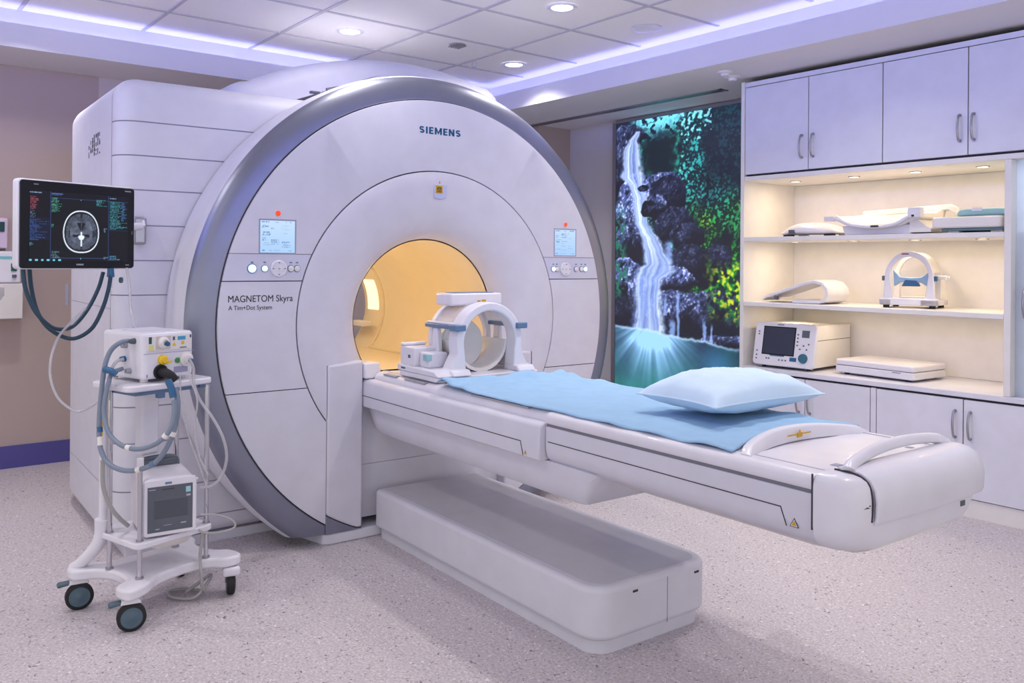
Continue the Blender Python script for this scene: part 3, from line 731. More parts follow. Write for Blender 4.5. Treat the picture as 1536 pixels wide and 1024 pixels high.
# collar sleeve
sprof = [(-.372,.665),(-.374,.70),(-.374,.785),(-.368,.798),(-.352,.806),(.352,.806),(.368,.798),(.374,.785),(.374,.70),(.372,.665)]
g = G(); g.loft([[(x+ (0.0 if z > .7 else dx), y, z) for y, z in sprof] for x, dx in ((-.048,.03),(1.42,0),(1.435,-.004))]); g.build('sleeve', COVER, T, angle=40, bevel=.006)
for y in (-.3752, .3742):
    g = G(); g.box((-.03,y,.7215),(1.32,y+.001,.7245)); g.prism([(1.318,.7245),(1.3215,.7245),(1.338,.672),(1.3345,.672)], 1, y, y+.001); g.box((-.03,y,.668),(-.027,y+.001,.7245)); g.build('sleeve_seam', SEAM, T, smooth=False)
g = G(); g.prism([(1.343,.678),(1.358,.678),(1.3505,.692)], 1, -.3756, -.3743); g.prism([(-.042,.675),(-.03,.675),(-.036,.687)], 1, -.3756, -.3743); g.build('warning_sticker', GOLD, T, smooth=False)
# rail body
bprof = [(-.26,.640),(-.31,.652),(-.338,.68),(-.345,.71),(-.345,.793),(.345,.793),(.345,.71),(.338,.68),(.31,.652),(.26,.640)]
g = G(); g.loft([[(x, y, z) for y, z in bprof] for x in (1.437, 2.562)]); g.build('rail_body', COVER, T, angle=40)
g = G(); g.box((1.44,-.340,.787),(2.562,.340,.8025)); g.build('rail_slot', mat('slot_grey', (120,120,130), .6), T, smooth=False)
for y in (-.3462, .3452):
    g = G(); g.box((1.45,y,.7365),(2.462,y+.001,.7395)); g.prism([(2.459,.7395),(2.462,.7395),(2.482,.69),(2.479,.69)], 1, y, y+.001); g.build('body_seam', SEAM, T, smooth=False)
def triangle_sticker(M, size=.032):
    g = G(); g.add([(-size*.5,0,0),(size*.5,0,0),(0,size*.86,0),(-size*.5,0,.0008),(size*.5,0,.0008),(0,size*.86,.0008)], [(2,1,0),(3,4,5),(0,1,4,3),(1,2,5,4),(2,0,3,5)], M)
    o = g.build('warning_sticker', INK, T, smooth=False)
    q = size*.78; g = G(); g.add([(-q*.5,size*.065,.001),(q*.5,size*.065,.001),(0,size*.065+q*.86,.001)], [(0,1,2)], M); w = g.build('sticker_border', WHITE, o, smooth=False, fix=False)
    q = size*.52; g = G(); g.add([(-q*.5,size*.14,.0013),(q*.5,size*.14,.0013),(q*.12,size*.14+q*.8,.0013),(-q*.12,size*.14+q*.8,.0013)], [(0,1,2,3)], M); g.build('sticker_symbol', GOLD, o, smooth=False, fix=False)
triangle_sticker(frame((2.505,-.3455,.692),(1,0,0),(0,0,1),(0,-1,0)), .029)
# under tray
g = G(); g.loft([[(x, y*k, .641-(.641-z)*kk) for y, z in ((-.27,.641),(-.25,.625),(-.22,.618),(.22,.618),(.25,.625),(.27,.641))] for x, k, kk in ((1.70,1,.1),(1.76,1,1),(2.50,1,1),(2.60,.9,.9),(2.64,.8,.2))]); g.build('under_tray', CREAM, T, angle=40)
# table top plank
tprof = [(-.340,.803),(-.345,.812),(-.342,.828),(-.330,.840),(-.31,.8455),(-.285,.8465),(-.27,.843),(-.15,.8395),(0,.838),(.15,.8395),(.27,.843),(.285,.8465),(.31,.8455),(.330,.840),(.342,.828),(.345,.812),(.340,.803)]
g = G(); g.loft([[(x, y, z) for y, z in tprof] for x in (1.432, 2.558)]); g.loft([[(x, y*.955, z-.004 if abs(y) > .3 else z) for y, z in tprof] for x in (.042, 1.4315)]); g.build('table_top', WHITE, T, angle=40)
for y in (-.2835, .2815):
    g = G(); g.box((.045,y,.8462),(2.556,y+.002,.8472)); g.build('top_seam', GROOVE, T, smooth=False)
PADM = mat('grey_pad', (168,166,172), .6)
for x0, x1, y0, y1 in ((.12,.25,-.322,-.292),(.33,.52,-.322,-.30),(.9,1.30,-.322,-.30)):
    g = G(); g.box((x0,y0,.836),(x1,y1,.8425)); g.build('grip_pad', PADM, T, bevel=.001)
# foot cap
def cap_sec(x, hw, z0, z1, rb, rt):
    return [(x, y, z) for y, z in rrect(-hw, hw, z0, z1, (rb, rb, rt, rt), 6)]
g = G(); secs = [cap_sec(2.563,.349,.645,.850,.065,.035)]
for x, hw, z0, z1, rb, rt in ((2.60,.349,.645,.850,.07,.036),(2.63,.345,.646,.849,.085,.04),(2.652,.335,.650,.845,.10,.045),(2.668,.318,.657,.837,.105,.045),(2.678,.298,.668,.826,.105,.045),(2.683,.275,.682,.812,.10,.04)): secs.append(cap_sec(x, hw, z0, z1, rb, rt))
g.loft(secs); g.build('foot_cap', WHITE, T, angle=50, bevel=.004)
g = G(); g.box((2.559,-.35,.70),(2.5635,-.3475,.848)); g.build('cap_seam', SEAM, T, smooth=False)
fp = [(2.578,.853),(2.62,.855),(2.650,.850),(2.672,.838),(2.687,.815),(2.692,.785),(2.690,.74),(2.683,.728)]
g = G(); nn = 14; secs = []
for k in range(nn+1):
    y = -.262+.582*k/nn; bow = .010*(1-((y-.03)/.3)**2); secs.append([(x+(bow if x > 2.65 else bow*.3), y, z) for x, z in fp])
o = G(); vs = [p for q in secs for p in q]; m_ = len(fp)
o.add(vs, [(k*m_+i, k*m_+i+1, (k+1)*m_+i+1, (k+1)*m_+i) for k in range(nn) for i in range(m_-1)]); flap = o.build('end_flap', WHITE, T, solid=.010, bevel=.003)
g = G(); g.tube([(2.575,-.2675,.8515),(2.62,-.2675,.8515),(2.650,-.2675,.846),(2.672,-.2675,.832),(2.681,-.2675,.81),(2.684,-.2675,.78),(2.682,-.2675,.735)], .003, 8); g.build('flap_gap', SEAM, T)
# handle
g = G(); g.tube([(2.612,-.262,.850),(2.605,-.235,.866),(2.590,-.16,.874),(2.574,-.05,.881),(2.566,.06,.883),(2.568,.18,.880),(2.575,.27,.871),(2.580,.31,.850)], lambda t: .017-.004*abs(t-.5)+.006*(abs(2*t-1)**6), 14); g.build('push_handle', WHITE, T, angle=60)
# footboard ridge
g = G(); secs = []
for k in range(21):
    q = -1+2*k/20; y = .31*q; x = 2.245+.075*q*q-.004; h = .044*(1-.55*q**2)*min(1, (1.04-abs(q))*9)
    secs.append([(x-.020, y, .842), (x-.018, y, .842+h*.9), (x-.010, y, .842+h), (x+.008, y, .842+h), (x+.016, y, .842+h*.88), (x+.026, y, .842)])
g.loft(secs); rdg = g.build('footboard_ridge', WHITE, T, angle=50)
g = G(); Mx = 2.269; g.box((Mx,-.045,.861),(Mx+.002,.075,.865)); g.box((Mx,.005,.853),(Mx+.0025,.03,.868)); g.box((Mx,.014,.868),(Mx+.0025,.02,.876)); g.build('centre_mark', GOLD, rdg, smooth=False)
g = G(); g.prism(rrect(2.30, 2.55, -.262, .262, .03, 5), 2, .838, .8435); g.build('foot_tray', WHITE, T, bevel=.002)
g = G(); g.box((2.52,-.205,.8437),(2.545,-.175,.8447)); g.box((2.52,.19,.8437),(2.54,.21,.8447)); g.build('tray_mark', GROOVE, T, smooth=False)
g = G(); g.box((2.6825,.20,.70),(2.685,.225,.715)); g.build('warning_sticker', GREYD, T, smooth=False)

# ------------------------------------------------------------------ sheet
def sheet():
    nx, ny = 110, 46; vs = []; x0, x1, y0, y1 = .665, 2.272, -.325, .46
    for i in range(nx+1):
        for j in range(ny+1):
            a, b = i/nx, j/ny
            x = x0+(x1-x0)*a; y = y0+(y1-y0)*b
            edge = .022*fr(x*2.2, 3.1, 0, 3) - .05*math.exp(-((x-x0)/.25)**2)*0
            wob = .02*fr(y*5, 8.2, 1, 3)
            yy = y+(edge if b < .5 else .4*edge)*(1 if b < .25 or b > .75 else .3)
            xx = x+wob*max(0, 1-a*1.15)
            xx += .06*(b-.5)*(1-a)**3 - .05*(1-a)**4*(b)    # skew of the head end
            # foot end follows the ridge
            if a > .75: xx -= (a-.75)/.25*(.075*(1-min(1, abs(y)/.31)**2))
            z = .853+.006*fr(x*3.2, y*6, 2.2, 4)+.0045*abs(fr(x*7+y*5, y*9-x*2, 5.2, 3))
            # bunched roll at the head end
            z += .034*math.exp(-((x-.715-.10*b)/.045)**2)*(.75+.45*fr(y*9, x*3, 3.1, 2))*(1 if b < .8 else .5)+.018*math.exp(-((x-.83-.2*b)/.05)**2)*max(0, .4+fr(y*6, 1, 9, 2))
            # pillow dent wrinkles
            d = math.hypot((x-1.9)/.4, (y-.05)/.4); z += .004*math.sin(12*math.atan2(y-.05, x-1.9))*math.exp(-(d-1)**2*6)
            # hang over the far edge
            over = yy-.335
            if over > 0:
                z -= max(0, over-.016); yy = .335+.020*(1-math.exp(-over/.012))+over*.05+.003*fr(x*5, 2, 2, 2)
            z = max(z, .850 if abs(yy) < .32 else z)
            if xx < 1.47 and over > 0: z = max(z, .814); yy = min(yy, .374)
            if b == 0: z -= .004
            vs.append((xx, yy, z))
    fs = [(i*(ny+1)+j, (i+1)*(ny+1)+j, (i+1)*(ny+1)+j+1, i*(ny+1)+j+1) for i in range(nx) for j in range(ny)]
    g = G(); g.add(vs, fs)
    o = g.build('bed_sheet', SHEETM, solid=.003, angle=180)
    o.location = OM; o.rotation_euler = (0,0,RZ)
    return tag(o, 'light blue disposable sheet spread along the patient table', 'sheet')
sheet()

# ------------------------------------------------------------------ pillow
def pillow():
    n = 34; vs = []; fs = []; W, L = .188, .292
    def P(u, v, sgn):
        ex = .86+.14*(abs(v)**2.2); ey = .88+.12*(abs(u)**2.2)
        x = W*u*ex; y = L*v*ey
        h = max(0, (1-abs(u)**2.6))**.48*max(0, (1-abs(v)**2.8))**.48
        w = .011*fr(u*2.2, v*3.2, 1.5+sgn, 4)*h+.007*math.sin(11*(u-.6*v)+2*fr(u*3, v*3, 4, 2))*(1-h)*h
        top = .088; bot = .056
        return (x, y, (top if sgn > 0 else -bot)*h+w*(1 if sgn > 0 else .4))
    for sgn in (1, -1):
        o = len(vs)
        for i in range(n+1):
            for j in range(n+1): vs.append(P(-1+2*i/n, -1+2*j/n, sgn))
        for i in range(n):
            for j in range(n):
                q = (o+i*(n+1)+j, o+(i+1)*(n+1)+j, o+(i+1)*(n+1)+j+1, o+i*(n+1)+j+1)
                fs.append(q if sgn > 0 else q[::-1])
    g = G(); g.add(vs, fs)
    t = thing('pillow', 'plump pale blue pillow lying on the light blue sheet', 'pillow', OM+Matrix.Rotation(RZ, 3, 'Z') @ Vector((1.872,.172,.926)), RZ+math.radians(-2))
    g.build('cushion', PILLM, t, angle=180)
    pts = []
    for a, b, c, d in ((-1,-1,1,-1),(1,-1,1,1),(1,1,-1,1),(-1,1,-1,-1)):
        for k in range(12): pts.append(P(a+(c-a)*k/12, b+(d-b)*k/12, 1))
    pts.append(pts[0]); g = G(); g.tube(pts, .0032, 8, sub=2); g.build('piping', PILLM, t)
pillow()

# ------------------------------------------------------------------ head coil on the table
def arch(g, x0, x1, cy, cz, ro, ri, legs, foot, n=28, a0=-25):
    """arch band in the y-z plane with legs: ro/ri radii, legs = half width at foot (outer, inner), foot z"""
    out, inn = [], []
    A0 = math.radians(a0)
    for k in range(n+1):
        a = A0+(PI-2*A0)*k/n
        out.append((cy+ro*math.cos(a), cz+ro*math.sin(a))); inn.append((cy+ri*math.cos(a), cz+ri*math.sin(a)))
    out = [(cy+legs[0], foot)]+out+[(cy-legs[0], foot)]; inn = [(cy+legs[1], foot)]+inn+[(cy-legs[1], foot)]
    m = len(out); secs = [[(x0, *o), (x1, *o), (x1, *i), (x0, *i)] for o, i in zip(out, inn)]
    return g.loft(secs)
Hc = mri_thing('head_coil', 'white open head coil with blue clamps standing on the table by the tunnel', 'head coil')
cy = .012
g = G(); slab(g, .235, .60, -.305, .29, .849, .872, .03); g.prism([(.232,.8725),(.61,.8725),(.575,.898),(.232,.905)], 1, -.305, -.19); g.build('base_plate', WHITE, Hc, bevel=.006)
g = G(); arch(g, .49, .572, cy, 1.018, .190, .150, (.240,.135), .868, a0=-14)
g.prism([(.50,.872),(.62,.872),(.60,.90),(.50,.905)], 1, cy-.24, cy-.135); g.prism([(.50,.872),(.62,.872),(.60,.90),(.50,.905)], 1, cy+.135, cy+.24); g.build('front_arch', WHITE, Hc, bevel=.008, seg=3)
g = G(); arch(g, .285, .325, cy, 1.03, .178, .150, (.195,.135), .872, a0=-14); g.build('rear_arch', WHITE, Hc, bevel=.006)
# head cup
g = G(); secs = []
for x in (.30, .50):
    sec = []
    for k in range(17):
        a = PI+PI*k/16*1.0; sec.append((x, cy+.15*math.cos(a), 1.02+.15*math.sin(a)))
    for k in range(17):
        a = 2*PI-PI*k/16; sec.append((x, cy+.135*math.cos(a), 1.02+.135*math.sin(a)))
    secs.append(sec)
g.loft(secs); g.build('head_cup', CREAM, Hc, angle=40)
g = G(); g.lathe([(0,.0),(0,.105),(.01,.118),(.05,.125),(.055,.12),(.03,.07),(.025,0)], (.30, cy-.02, .995), (1,0,0), 30); g.build('rear_shell', CREAM, Hc, angle=40)
g = G(); g.box((.315, cy-.152, 1.188), (.455, cy+.15, 1.248)); tb = g.build('top_housing', WHITE, Hc, bevel=.01, seg=3)
g = G(); g.box((.335, cy-.11, 1.2485), (.435, cy+.11, 1.251)); g.build('top_window', BLUEP, tb, bevel=.001)
g = G(); g.box((.4555, cy+.0, 1.206), (.4565, cy+.018, 1.213)); g.box((.4555, cy+.026, 1.204), (.4565, cy+.05, 1.216)); g.build('housing_print', GOLD, tb, smooth=False)
g = G(); secs = []
for x in (.325, .505):
    sec = []
    for r in (.178, .172):
        rng = range(13) if r > .175 else range(12, -1, -1)
        for k in rng:
            a = math.radians(28)+math.radians(124)*k/12; sec.append((x, cy+r*math.cos(a), 1.025+r*math.sin(a)))
    secs.append(sec)
g.loft(secs); g.build('clear_canopy', mat('clear_shell', (232,230,236), .2, alpha=.55), Hc, angle=40)
for y, s in ((cy-.182, -1), (cy+.178, 1)):
    g = G(); g.box((.30, y-.022, 1.083), (.585, y+.020, 1.102)); g.box((.53, y-.03, 1.078), (.59, y+.03, 1.106)); g.build('clamp_rail', BLUEP, Hc, bevel=.004)
    g = G(); g.box((.30, y-.012, 1.102), (.52, y+.012, 1.113)); g.build('rail_top', WHITE, Hc, bevel=.003)
    g = G(); g.prism([(.34,.90),(.42,.90),(.40,1.083),(.36,1.083)], 1, y-.012, y+.012); g.build('side_post', WHITE, Hc, bevel=.005)
g = G(); g.box((.25,-.30,.9),(.385,-.165,.992)); g.box((.385,-.27,.9),(.47,-.165,.972)); g.box((.25,-.30,.992),(.285,-.17,1.008)); cn = g.build('connector_block', WHITE, Hc, bevel=.01, seg=3)
g = G(); g.box((.33,-.3015,.94),(.35,-.2995,.955)); g.box((.43,-.272,.942),(.452,-.2695,.954)); g.build('block_label', GREYD, cn, smooth=False)
g = G(); g.box((.44,-.285,.935),(.475,-.255,.965)); g.build('latch', TEAL, cn, bevel=.003)
g = G(); g.box((.29,.17,.885),(.48,.275,.975)); g.build('connector_block', WHITE, Hc, bevel=.01, seg=3)
g = G(); g.box((.27,-.3045,.884),(.31,-.3056,.893)); g.build('plate_label', GREYD, Hc, smooth=False)

# ------------------------------------------------------------------ things on the shelves
Z1, Z2, Z3 = 1.5865, 1.1405, .6965
# A: domed flex coil, upper shelf left
t = thing('body_coil', 'low domed white coil at the left end of the upper shelf', 'coil', (-3.17, 5.14, Z1), math.radians(0))
g = G(); secs = []
for k in range(15):
    q = -1+2*k/14; x = .24*q; h = .085*max(.12, (1-abs(q)**2.2)**.7)*(1+.22*q*(-1 if q < 0 else -.5)); w = .15*max(.55, (1-abs(q)**4))
    secs.append([(x, -w, .012), (x, -w*.98, .02+h*.25), (x, -w*.7, .012+h*.8), (x, -w*.25, .012+h), (x, w*.25, .012+h), (x, w*.7, .012+h*.8), (x, w*.98, .02+h*.25), (x, w, .012)])
g.loft(secs); g.build('shell', WHITE, t, angle=60, subsurf=1)
g = G(); g.box((-.115,-.152,.02),(-.075,-.128,.045)); g.build('connector', GREYD, t, bevel=.003)
for x in (-.15, .15):
    for y in (-.09, .09): g = G(); g.cbox((x,y,.007),(.06,.04,.014)); g.build('foot_pad', RUBBER, t, smooth=False)
# B: trough coil
t = thing('spine_coil', 'long cream trough-shaped coil in the middle of the upper shelf', 'coil', (-2.665, 5.14, Z1), 0)
g = G(); secs = []
for k in range(13):
    q = -1+2*k/12; x = .265*q
    zt = .135+.012*q; zb = .036+.065*abs(q)**2.3
    secs.append([(x, -.165, zb), (x, -.172, zb+.025), (x, -.166, zb+.028), (x, -.13, zb+.022), (x, .05, zb+.03), (x, .155, zt+.02), (x, .17, zt+.022), (x, .175, zt), (x, .15, zb)])
g.loft(secs); g.build('trough', CREAM, t, angle=45)
g = G(); g.tube([(-.30,-.165,.105),(-.24,-.175,.098),(-.15,-.18,.062),(0,-.18,.046),(.12,-.18,.060),(.2,-.178,.098),(.28,-.17,.122)], .012, 10); g.build('front_rail', WHITE, t)
g = G(); g.box((-.335,-.19,.09),(-.27,-.15,.122)); g.build('clamp_block', WHITE, t, bevel=.004)
g = G(); g.box((.21,-.20,.095),(.285,-.15,.155)); g.build('clamp_block', WHITE, t, bevel=.004)
g = G(); g.prism([(-.22,.0),(.20,0),(.24,.06),(-.24,.06)], 1, -.14, .12); g.build('stand', WHITE, t, bevel=.006)
g = G(); g.loft([[(x, y, z) for y, z in ((-.15,.01),(-.15,.03+h),(.1,.03+h),(.1,.01))] for x, h in ((.20,.075),(.25,.055),(.29,.02),(.325,.0))]); g.build('side_skirt', CREAM, t, angle=50)
g = G(); g.loft([[(-.25,.13,.13),(-.25,.17,.13),(-.25,.17,.17),(-.25,.13,.165)],[(.30,.13,.15),(.30,.17,.15),(.30,.17,.19),(.30,.13,.185)],[(.36,.10,.12),(.36,.14,.11),(.36,.14,.16),(.36,.10,.17)]]); g.build('back_rail', CREAM, t, bevel=.006)
g = G(); g.box((-.02,-.1965,.045),(.03,-.1935,.056)); g.box((.235,-.202,.10),(.25,-.1995,.112)); g.build('rail_label', INK, t, smooth=False)
# C + pad
t = thing('coil_pad', 'flat cream box-shaped pad at the right end of the upper shelf', 'pad', (-2.12, 5.14, Z1), 0)
g = G(); slab(g, -.21, .17, -.17, .17, .028, .092, .02); g.build('body', CREAM, t, bevel=.01, seg=3)
g = G(); g.box((-.16,-.15,.012),(.17,.15,.0275)); g.build('underside', mat('teal_grey', (110,140,146), .6), t, bevel=.004)
for x in (-.10, .13):
    for y in (-.115, .115): g = G(); g.cbox((x,y,.0059),(.06,.03,.0118)); g.build('foot_pad', CREAM, t, smooth=False)
t = thing('foam_pad', 'teal rounded foam pad lying on top of the cream pad', 'pad', (-2.05, 5.12, Z1+.0925), 0)
g = G(); g.loft([[(x, y, .004+z*h) for y, z in rrect(-.10, .10, 0, .042, .016, 4)] for x, h in ((-.155,.55),(-.145,.9),(-.11,1),(.05,1),(.09,.92),(.115,1.08),(.12,1.0))]); g.build('foam', TEAL, t, angle=50)
g = G(); g.prism(rrect(-.075,-.02,-.104,-.094,.004,3), 2, .03, .05); g.build('label_patch', WHITE, t, smooth=False)
# D: looped flexible coil
t = thing('flex_coil', 'white folded-over flexible coil curling into a loop on the lower shelf', 'coil', (-3.28, 5.16, Z2), 0)
path = [(-.255,.012),(-.235,.03),(-.18,.045),(-.10,.072),(.0,.105),(.09,.135),(.16,.148),(.215,.135),(.248,.10),(.255,.06),(.238,.028),(.20,.014),(.12,.012),(0,.012)]
g = G(); P = [Vector((x,0,z)) for x, z in path]; secs = []
for i, p in enumerate(P):
    tn = (P[min(i+1,len(P)-1)]-P[max(0,i-1)]).normalized(); nm = Vector((-tn.z,0,tn.x)); th = .011 if i > 1 else .006
    w = .13 if i > 1 else .10
    secs.append([p-nm*th+Vector((0,-w,0)), p+nm*th+Vector((0,-w,0)), p+nm*th+Vector((0,w,0)), p-nm*th+Vector((0,w,0))])
g.loft(secs); g.build('flap', WHITE, t, angle=60, bevel=.004)
g = G(); g.box((-.135,-.142,.018),(-.105,-.128,.045)); g.build('clip', GREYD, t, bevel=.002)
# E: small head coil
t = thing('shelf_head_coil', 'white cage-like head coil with blue pad on the lower shelf', 'head coil', (-2.545, 5.21, Z2), math.radians(14))
g = G(); slab(g, -.165, .165, -.15, -.10, .018, .06, .01); slab(g, -.165, .165, .10, .15, .018, .06, .01); slab(g, .06, .165, -.15, .15, .018, .055, .01); slab(g, -.165, -.09, -.15, .15, .018, .055, .01); g.build('base', WHITE, t, bevel=.006)
def arch2(g, y0, y1, cz, ro, ri, lo_, li_, foot, n=22):
    out, inn = [], []
    for k in range(n+1):
        a = PI*k/n; out.append((ro*math.cos(a), cz+ro*math.sin(a)*1.12)); inn.append((ri*math.cos(a), cz+ri*math.sin(a)*1.12))
    out = [(lo_, foot)]+out+[(-lo_, foot)]; inn = [(li_, foot)]+inn+[(-li_, foot)]
    return g.loft([[(o[0], y0, o[1]), (o[0], y1, o[1]), (i[0], y1, i[1]), (i[0], y0, i[1])] for o, i in zip(out, inn)])
g = G(); arch2(g, -.135, -.105, .19, .138, .108, .145, .09, .055); g.build('front_arch', WHITE, t, bevel=.006)
g = G(); arch2(g, .10, .135, .19, .135, .11, .14, .10, .055); g.build('rear_arch', CREAM, t, bevel=.006)
g = G(); secs = []
for y in (-.10, .10):
    sec = [(r*math.cos(a), y, .195+1.1*r*math.sin(a)) for r, rg in ((.132, range(9)), (.125, range(8,-1,-1))) for a in [math.radians(8)+math.radians(60)*k/8 for k in rg]]
    secs.append(sec)
g.loft(secs); g.build('side_shell', CREAM, t, angle=40)
g = G(); g.prism([(-.095,.13),(-.06,.155),(0,.16),(.06,.155),(.095,.13),(.10,.22),(.06,.19),(0,.185),(-.06,.19),(-.10,.235)], 1, -.09, -.05); p_ = g.build('forehead_pad', mat('pale_blue_pad', (150,182,214), .5), t, bevel=.006)
g = G(); g.prism([(-.05,.132),(.05,.132),(.035,.168),(-.03,.172)], 1, -.0915, -.0485); g.build('pad_window', BLUE, p_, bevel=.003)
for s in (-1, 1):
    g = G(); g.box((s*.135-.02,-.13,.165),(s*.135+.02,-.10,.195)); g.build('hinge', BLUE if s > 0 else GREYD, t, bevel=.004)
g = G(); g.box((.13,-.06,.06),(.165,.06,.19)); g.box((.14,-.10,.175),(.20,-.06,.20)); g.box((.185,-.09,.18),(.215,-.07,.196)); g.build('cable_block', CREAM, t, bevel=.005)
g = G(); g.box((-.04,-.138,.325),(.0,-.133,.332)); g.build('arch_label', mat('red_print', (150,60,50), .5), t, smooth=False)
for x in (-.13, .13):
    for y in (-.12, .12): g = G(); g.cyl((x,y,0),(x,y,.0178),.018,n=16); g.build('rubber_foot', RUBBER, t)
g = G(); slab(g, -.07, .075, -.06, .08, .05, .066, .01); g.build('neck_rest', CREAM, t, bevel=.004)
# F: patient monitor on the worktop
t = thing('patient_monitor', 'white bedside monitor with dark screen on the worktop beside the mural', 'monitor', (-3.322, 5.085, Z3), math.radians(3)); t.scale = (1.2, 1.2, 1.2)
g = G(); g.prism([(-.075,.016),(.345,.016),(.345,.248),(-.03,.248)], 0, -.178, .178); g.build('case', CREAM, t, bevel=.006)
slope = math.atan2(.045, .232)
Mf = frame((0,-.0765,.016), (1,0,0), (0,math.sin(slope),math.cos(slope)), (0,-math.cos(slope),math.sin(slope)))
g = G(); g.prism(rrect(-.188,.188,-.004,.242,.022,5), 2, -.004, .022, Mf); bz = g.build('front_bezel', WHITE, t, bevel=.005)
g = G(); g.box((-.128,.062,.0222),(.062,.212,.0236), Mf); g.build('screen', DARKSCR, bz, smooth=False)
g = G(); g.box((-.134,.056,.0221),(.068,.218,.0226), Mf); g.build('screen_border', BLACK, bz, smooth=False)
g = G(); g.cyl(Mf @ Vector((.125,.05,.022)), Mf @ Vector((.125,.05,.034)), .027, .024, 26); g.build('dial', mat('petrol_dial', (50,104,124), .4), bz)
g = G()
for x, y, w, h in ((.105,.165,.045,.04),): g.box((x,y,.0222),(x+w,y+h,.0232), Mf)
g.build('printer_window', GREYD, bz, smooth=False)
g = G()
for x, y in ((-.165,.05),(-.165,.03),(-.165,.075),(-.162,.17),(-.162,.185),(-.1,.035),(-.085,.035),(-.02,.03),(0,.03),(.02,.03),(.082,.14),(.082,.12),(.082,.16),(.082,.18),(.10,.10),(.12,.12),(.14,.10),(.15,.13)): g.box((x-.004,y-.004,.0222),(x+.005,y+.004,.0235), Mf)
g.build('button', GREYD, bz, smooth=False)
g = G(); g.box((-.08,.05,.0222),(.01,.056,.0234), Mf); g.box((.045,.028,.0222),(.085,.05,.0238), Mf); g.build('key_strip', BLUE, bz, smooth=False)
g = G(); g.box((-.05,.226,.0222),(-.01,.232,.0226), Mf); g.build('badge', BLUEP, bz, smooth=False)
g = G(); g.box((.1782,-.04,.165),(.1788,.34,.168)); g.build('case_seam', SEAM, t, smooth=False)
for x in (-.14,.14):
    for y in (-.05,.26): g = G(); g.cyl((x,y,0),(x,y,.0158),.012,n=14); g.build('rubber_foot', RUBBER, t)
# G: flat white box
t = thing('flat_white_case', 'flat white closed case lying on the worktop beside the monitor', 'case', (-2.712, 5.245, Z3), math.radians(-4)); t.scale = (1.1, 1.1, 1.1)
g = G(); slab(g, -.245, .245, -.175, .175, .012, .052, .025); g.build('base', WHITE, t, bevel=.006)
g = G(); slab(g, -.243, .243, -.173, .173, .0535, .088, .025); g.build('lid', WHITE, t, bevel=.010, seg=3)
g = G(); slab(g, -.238, .238, -.168, .168, .045, .06, .022); g.build('lid_seam', SEAM, t)
g = G(); g.box((.12,-.176,.044),(.17,-.1745,.048)); g.build('catch', GREYD, t, smooth=False)
for x in (-.19,.19):
    for y in (-.13,.13): g = G(); g.cyl((x,y,0),(x,y,.0118),.014,n=14); g.build('rubber_foot', RUBBER, t)

# ------------------------------------------------------------------ wall dispensers
t = thing('wall_mounted_dispenser', 'white wall dispenser with green key and clear bag at the left edge', 'dispenser', (XW,0,0))
g = G(); g.prism([(.002,1.24),(.15,1.24),(.13,1.36),(.105,1.448),(.002,1.448)], 1, .60, .955); g.build('upper_body', WHITE, t, bevel=.01, seg=3)
g = G(); g.prism([(.002,1.004),(.145,1.004),(.145,1.238),(.002,1.238)], 1, .60, .968); g.build('lower_body', CREAM, t, bevel=.006)
Ms = frame((.131,.915,1.345), (0,1,0), (-.2,0,1), (1,0,.2))
g = G(); g.cbox((0,-.003,.004),(.034,.05,.014), Ms); g.build('key', mat('dark_green', (28,84,74), .4), t, bevel=.004)
g = G(); g.cbox((0,-.062,.01),(.026,.02,.012), Ms); g.build('button', GREYD, t, bevel=.003)
g = G(); g.cbox((-.045,.06,-.004),(.07,.018,.01), Ms); g.build('label_print', mat('aqua_print', (120,190,200), .5), t, smooth=False)
g = G(); g.loft([[(.146,.70,1.22),(.155,.79,1.22),(.146,.86,1.21)],[(.146,.70,1.15),(.17,.80,1.15),(.146,.86,1.16)],[(.146,.70,1.08),(.16,.78,1.09),(.146,.82,1.10)],[(.146,.70,1.04),(.15,.75,1.05),(.146,.79,1.06)]], closed=False, cap0=False, cap1=False); g.build('clear_bag', CLEARH, t)
t = thing('wall_mounted_dispenser', 'lilac and white wall dispenser above the green-keyed one at the left edge', 'dispenser', (XW,0,0))
g = G(); g.prism([(.002,1.466),(.09,1.466),(.09,1.655),(.07,1.668),(.002,1.668)], 1, .62, .886); g.build('body', mat('lilac_plastic', (216,196,222), .4), t, bevel=.008)
g = G(); g.box((.0905,.70,1.575),(.098,.866,1.64)); g.build('window', mat('dark_green_window', (22,70,64), .3), t, bevel=.003)

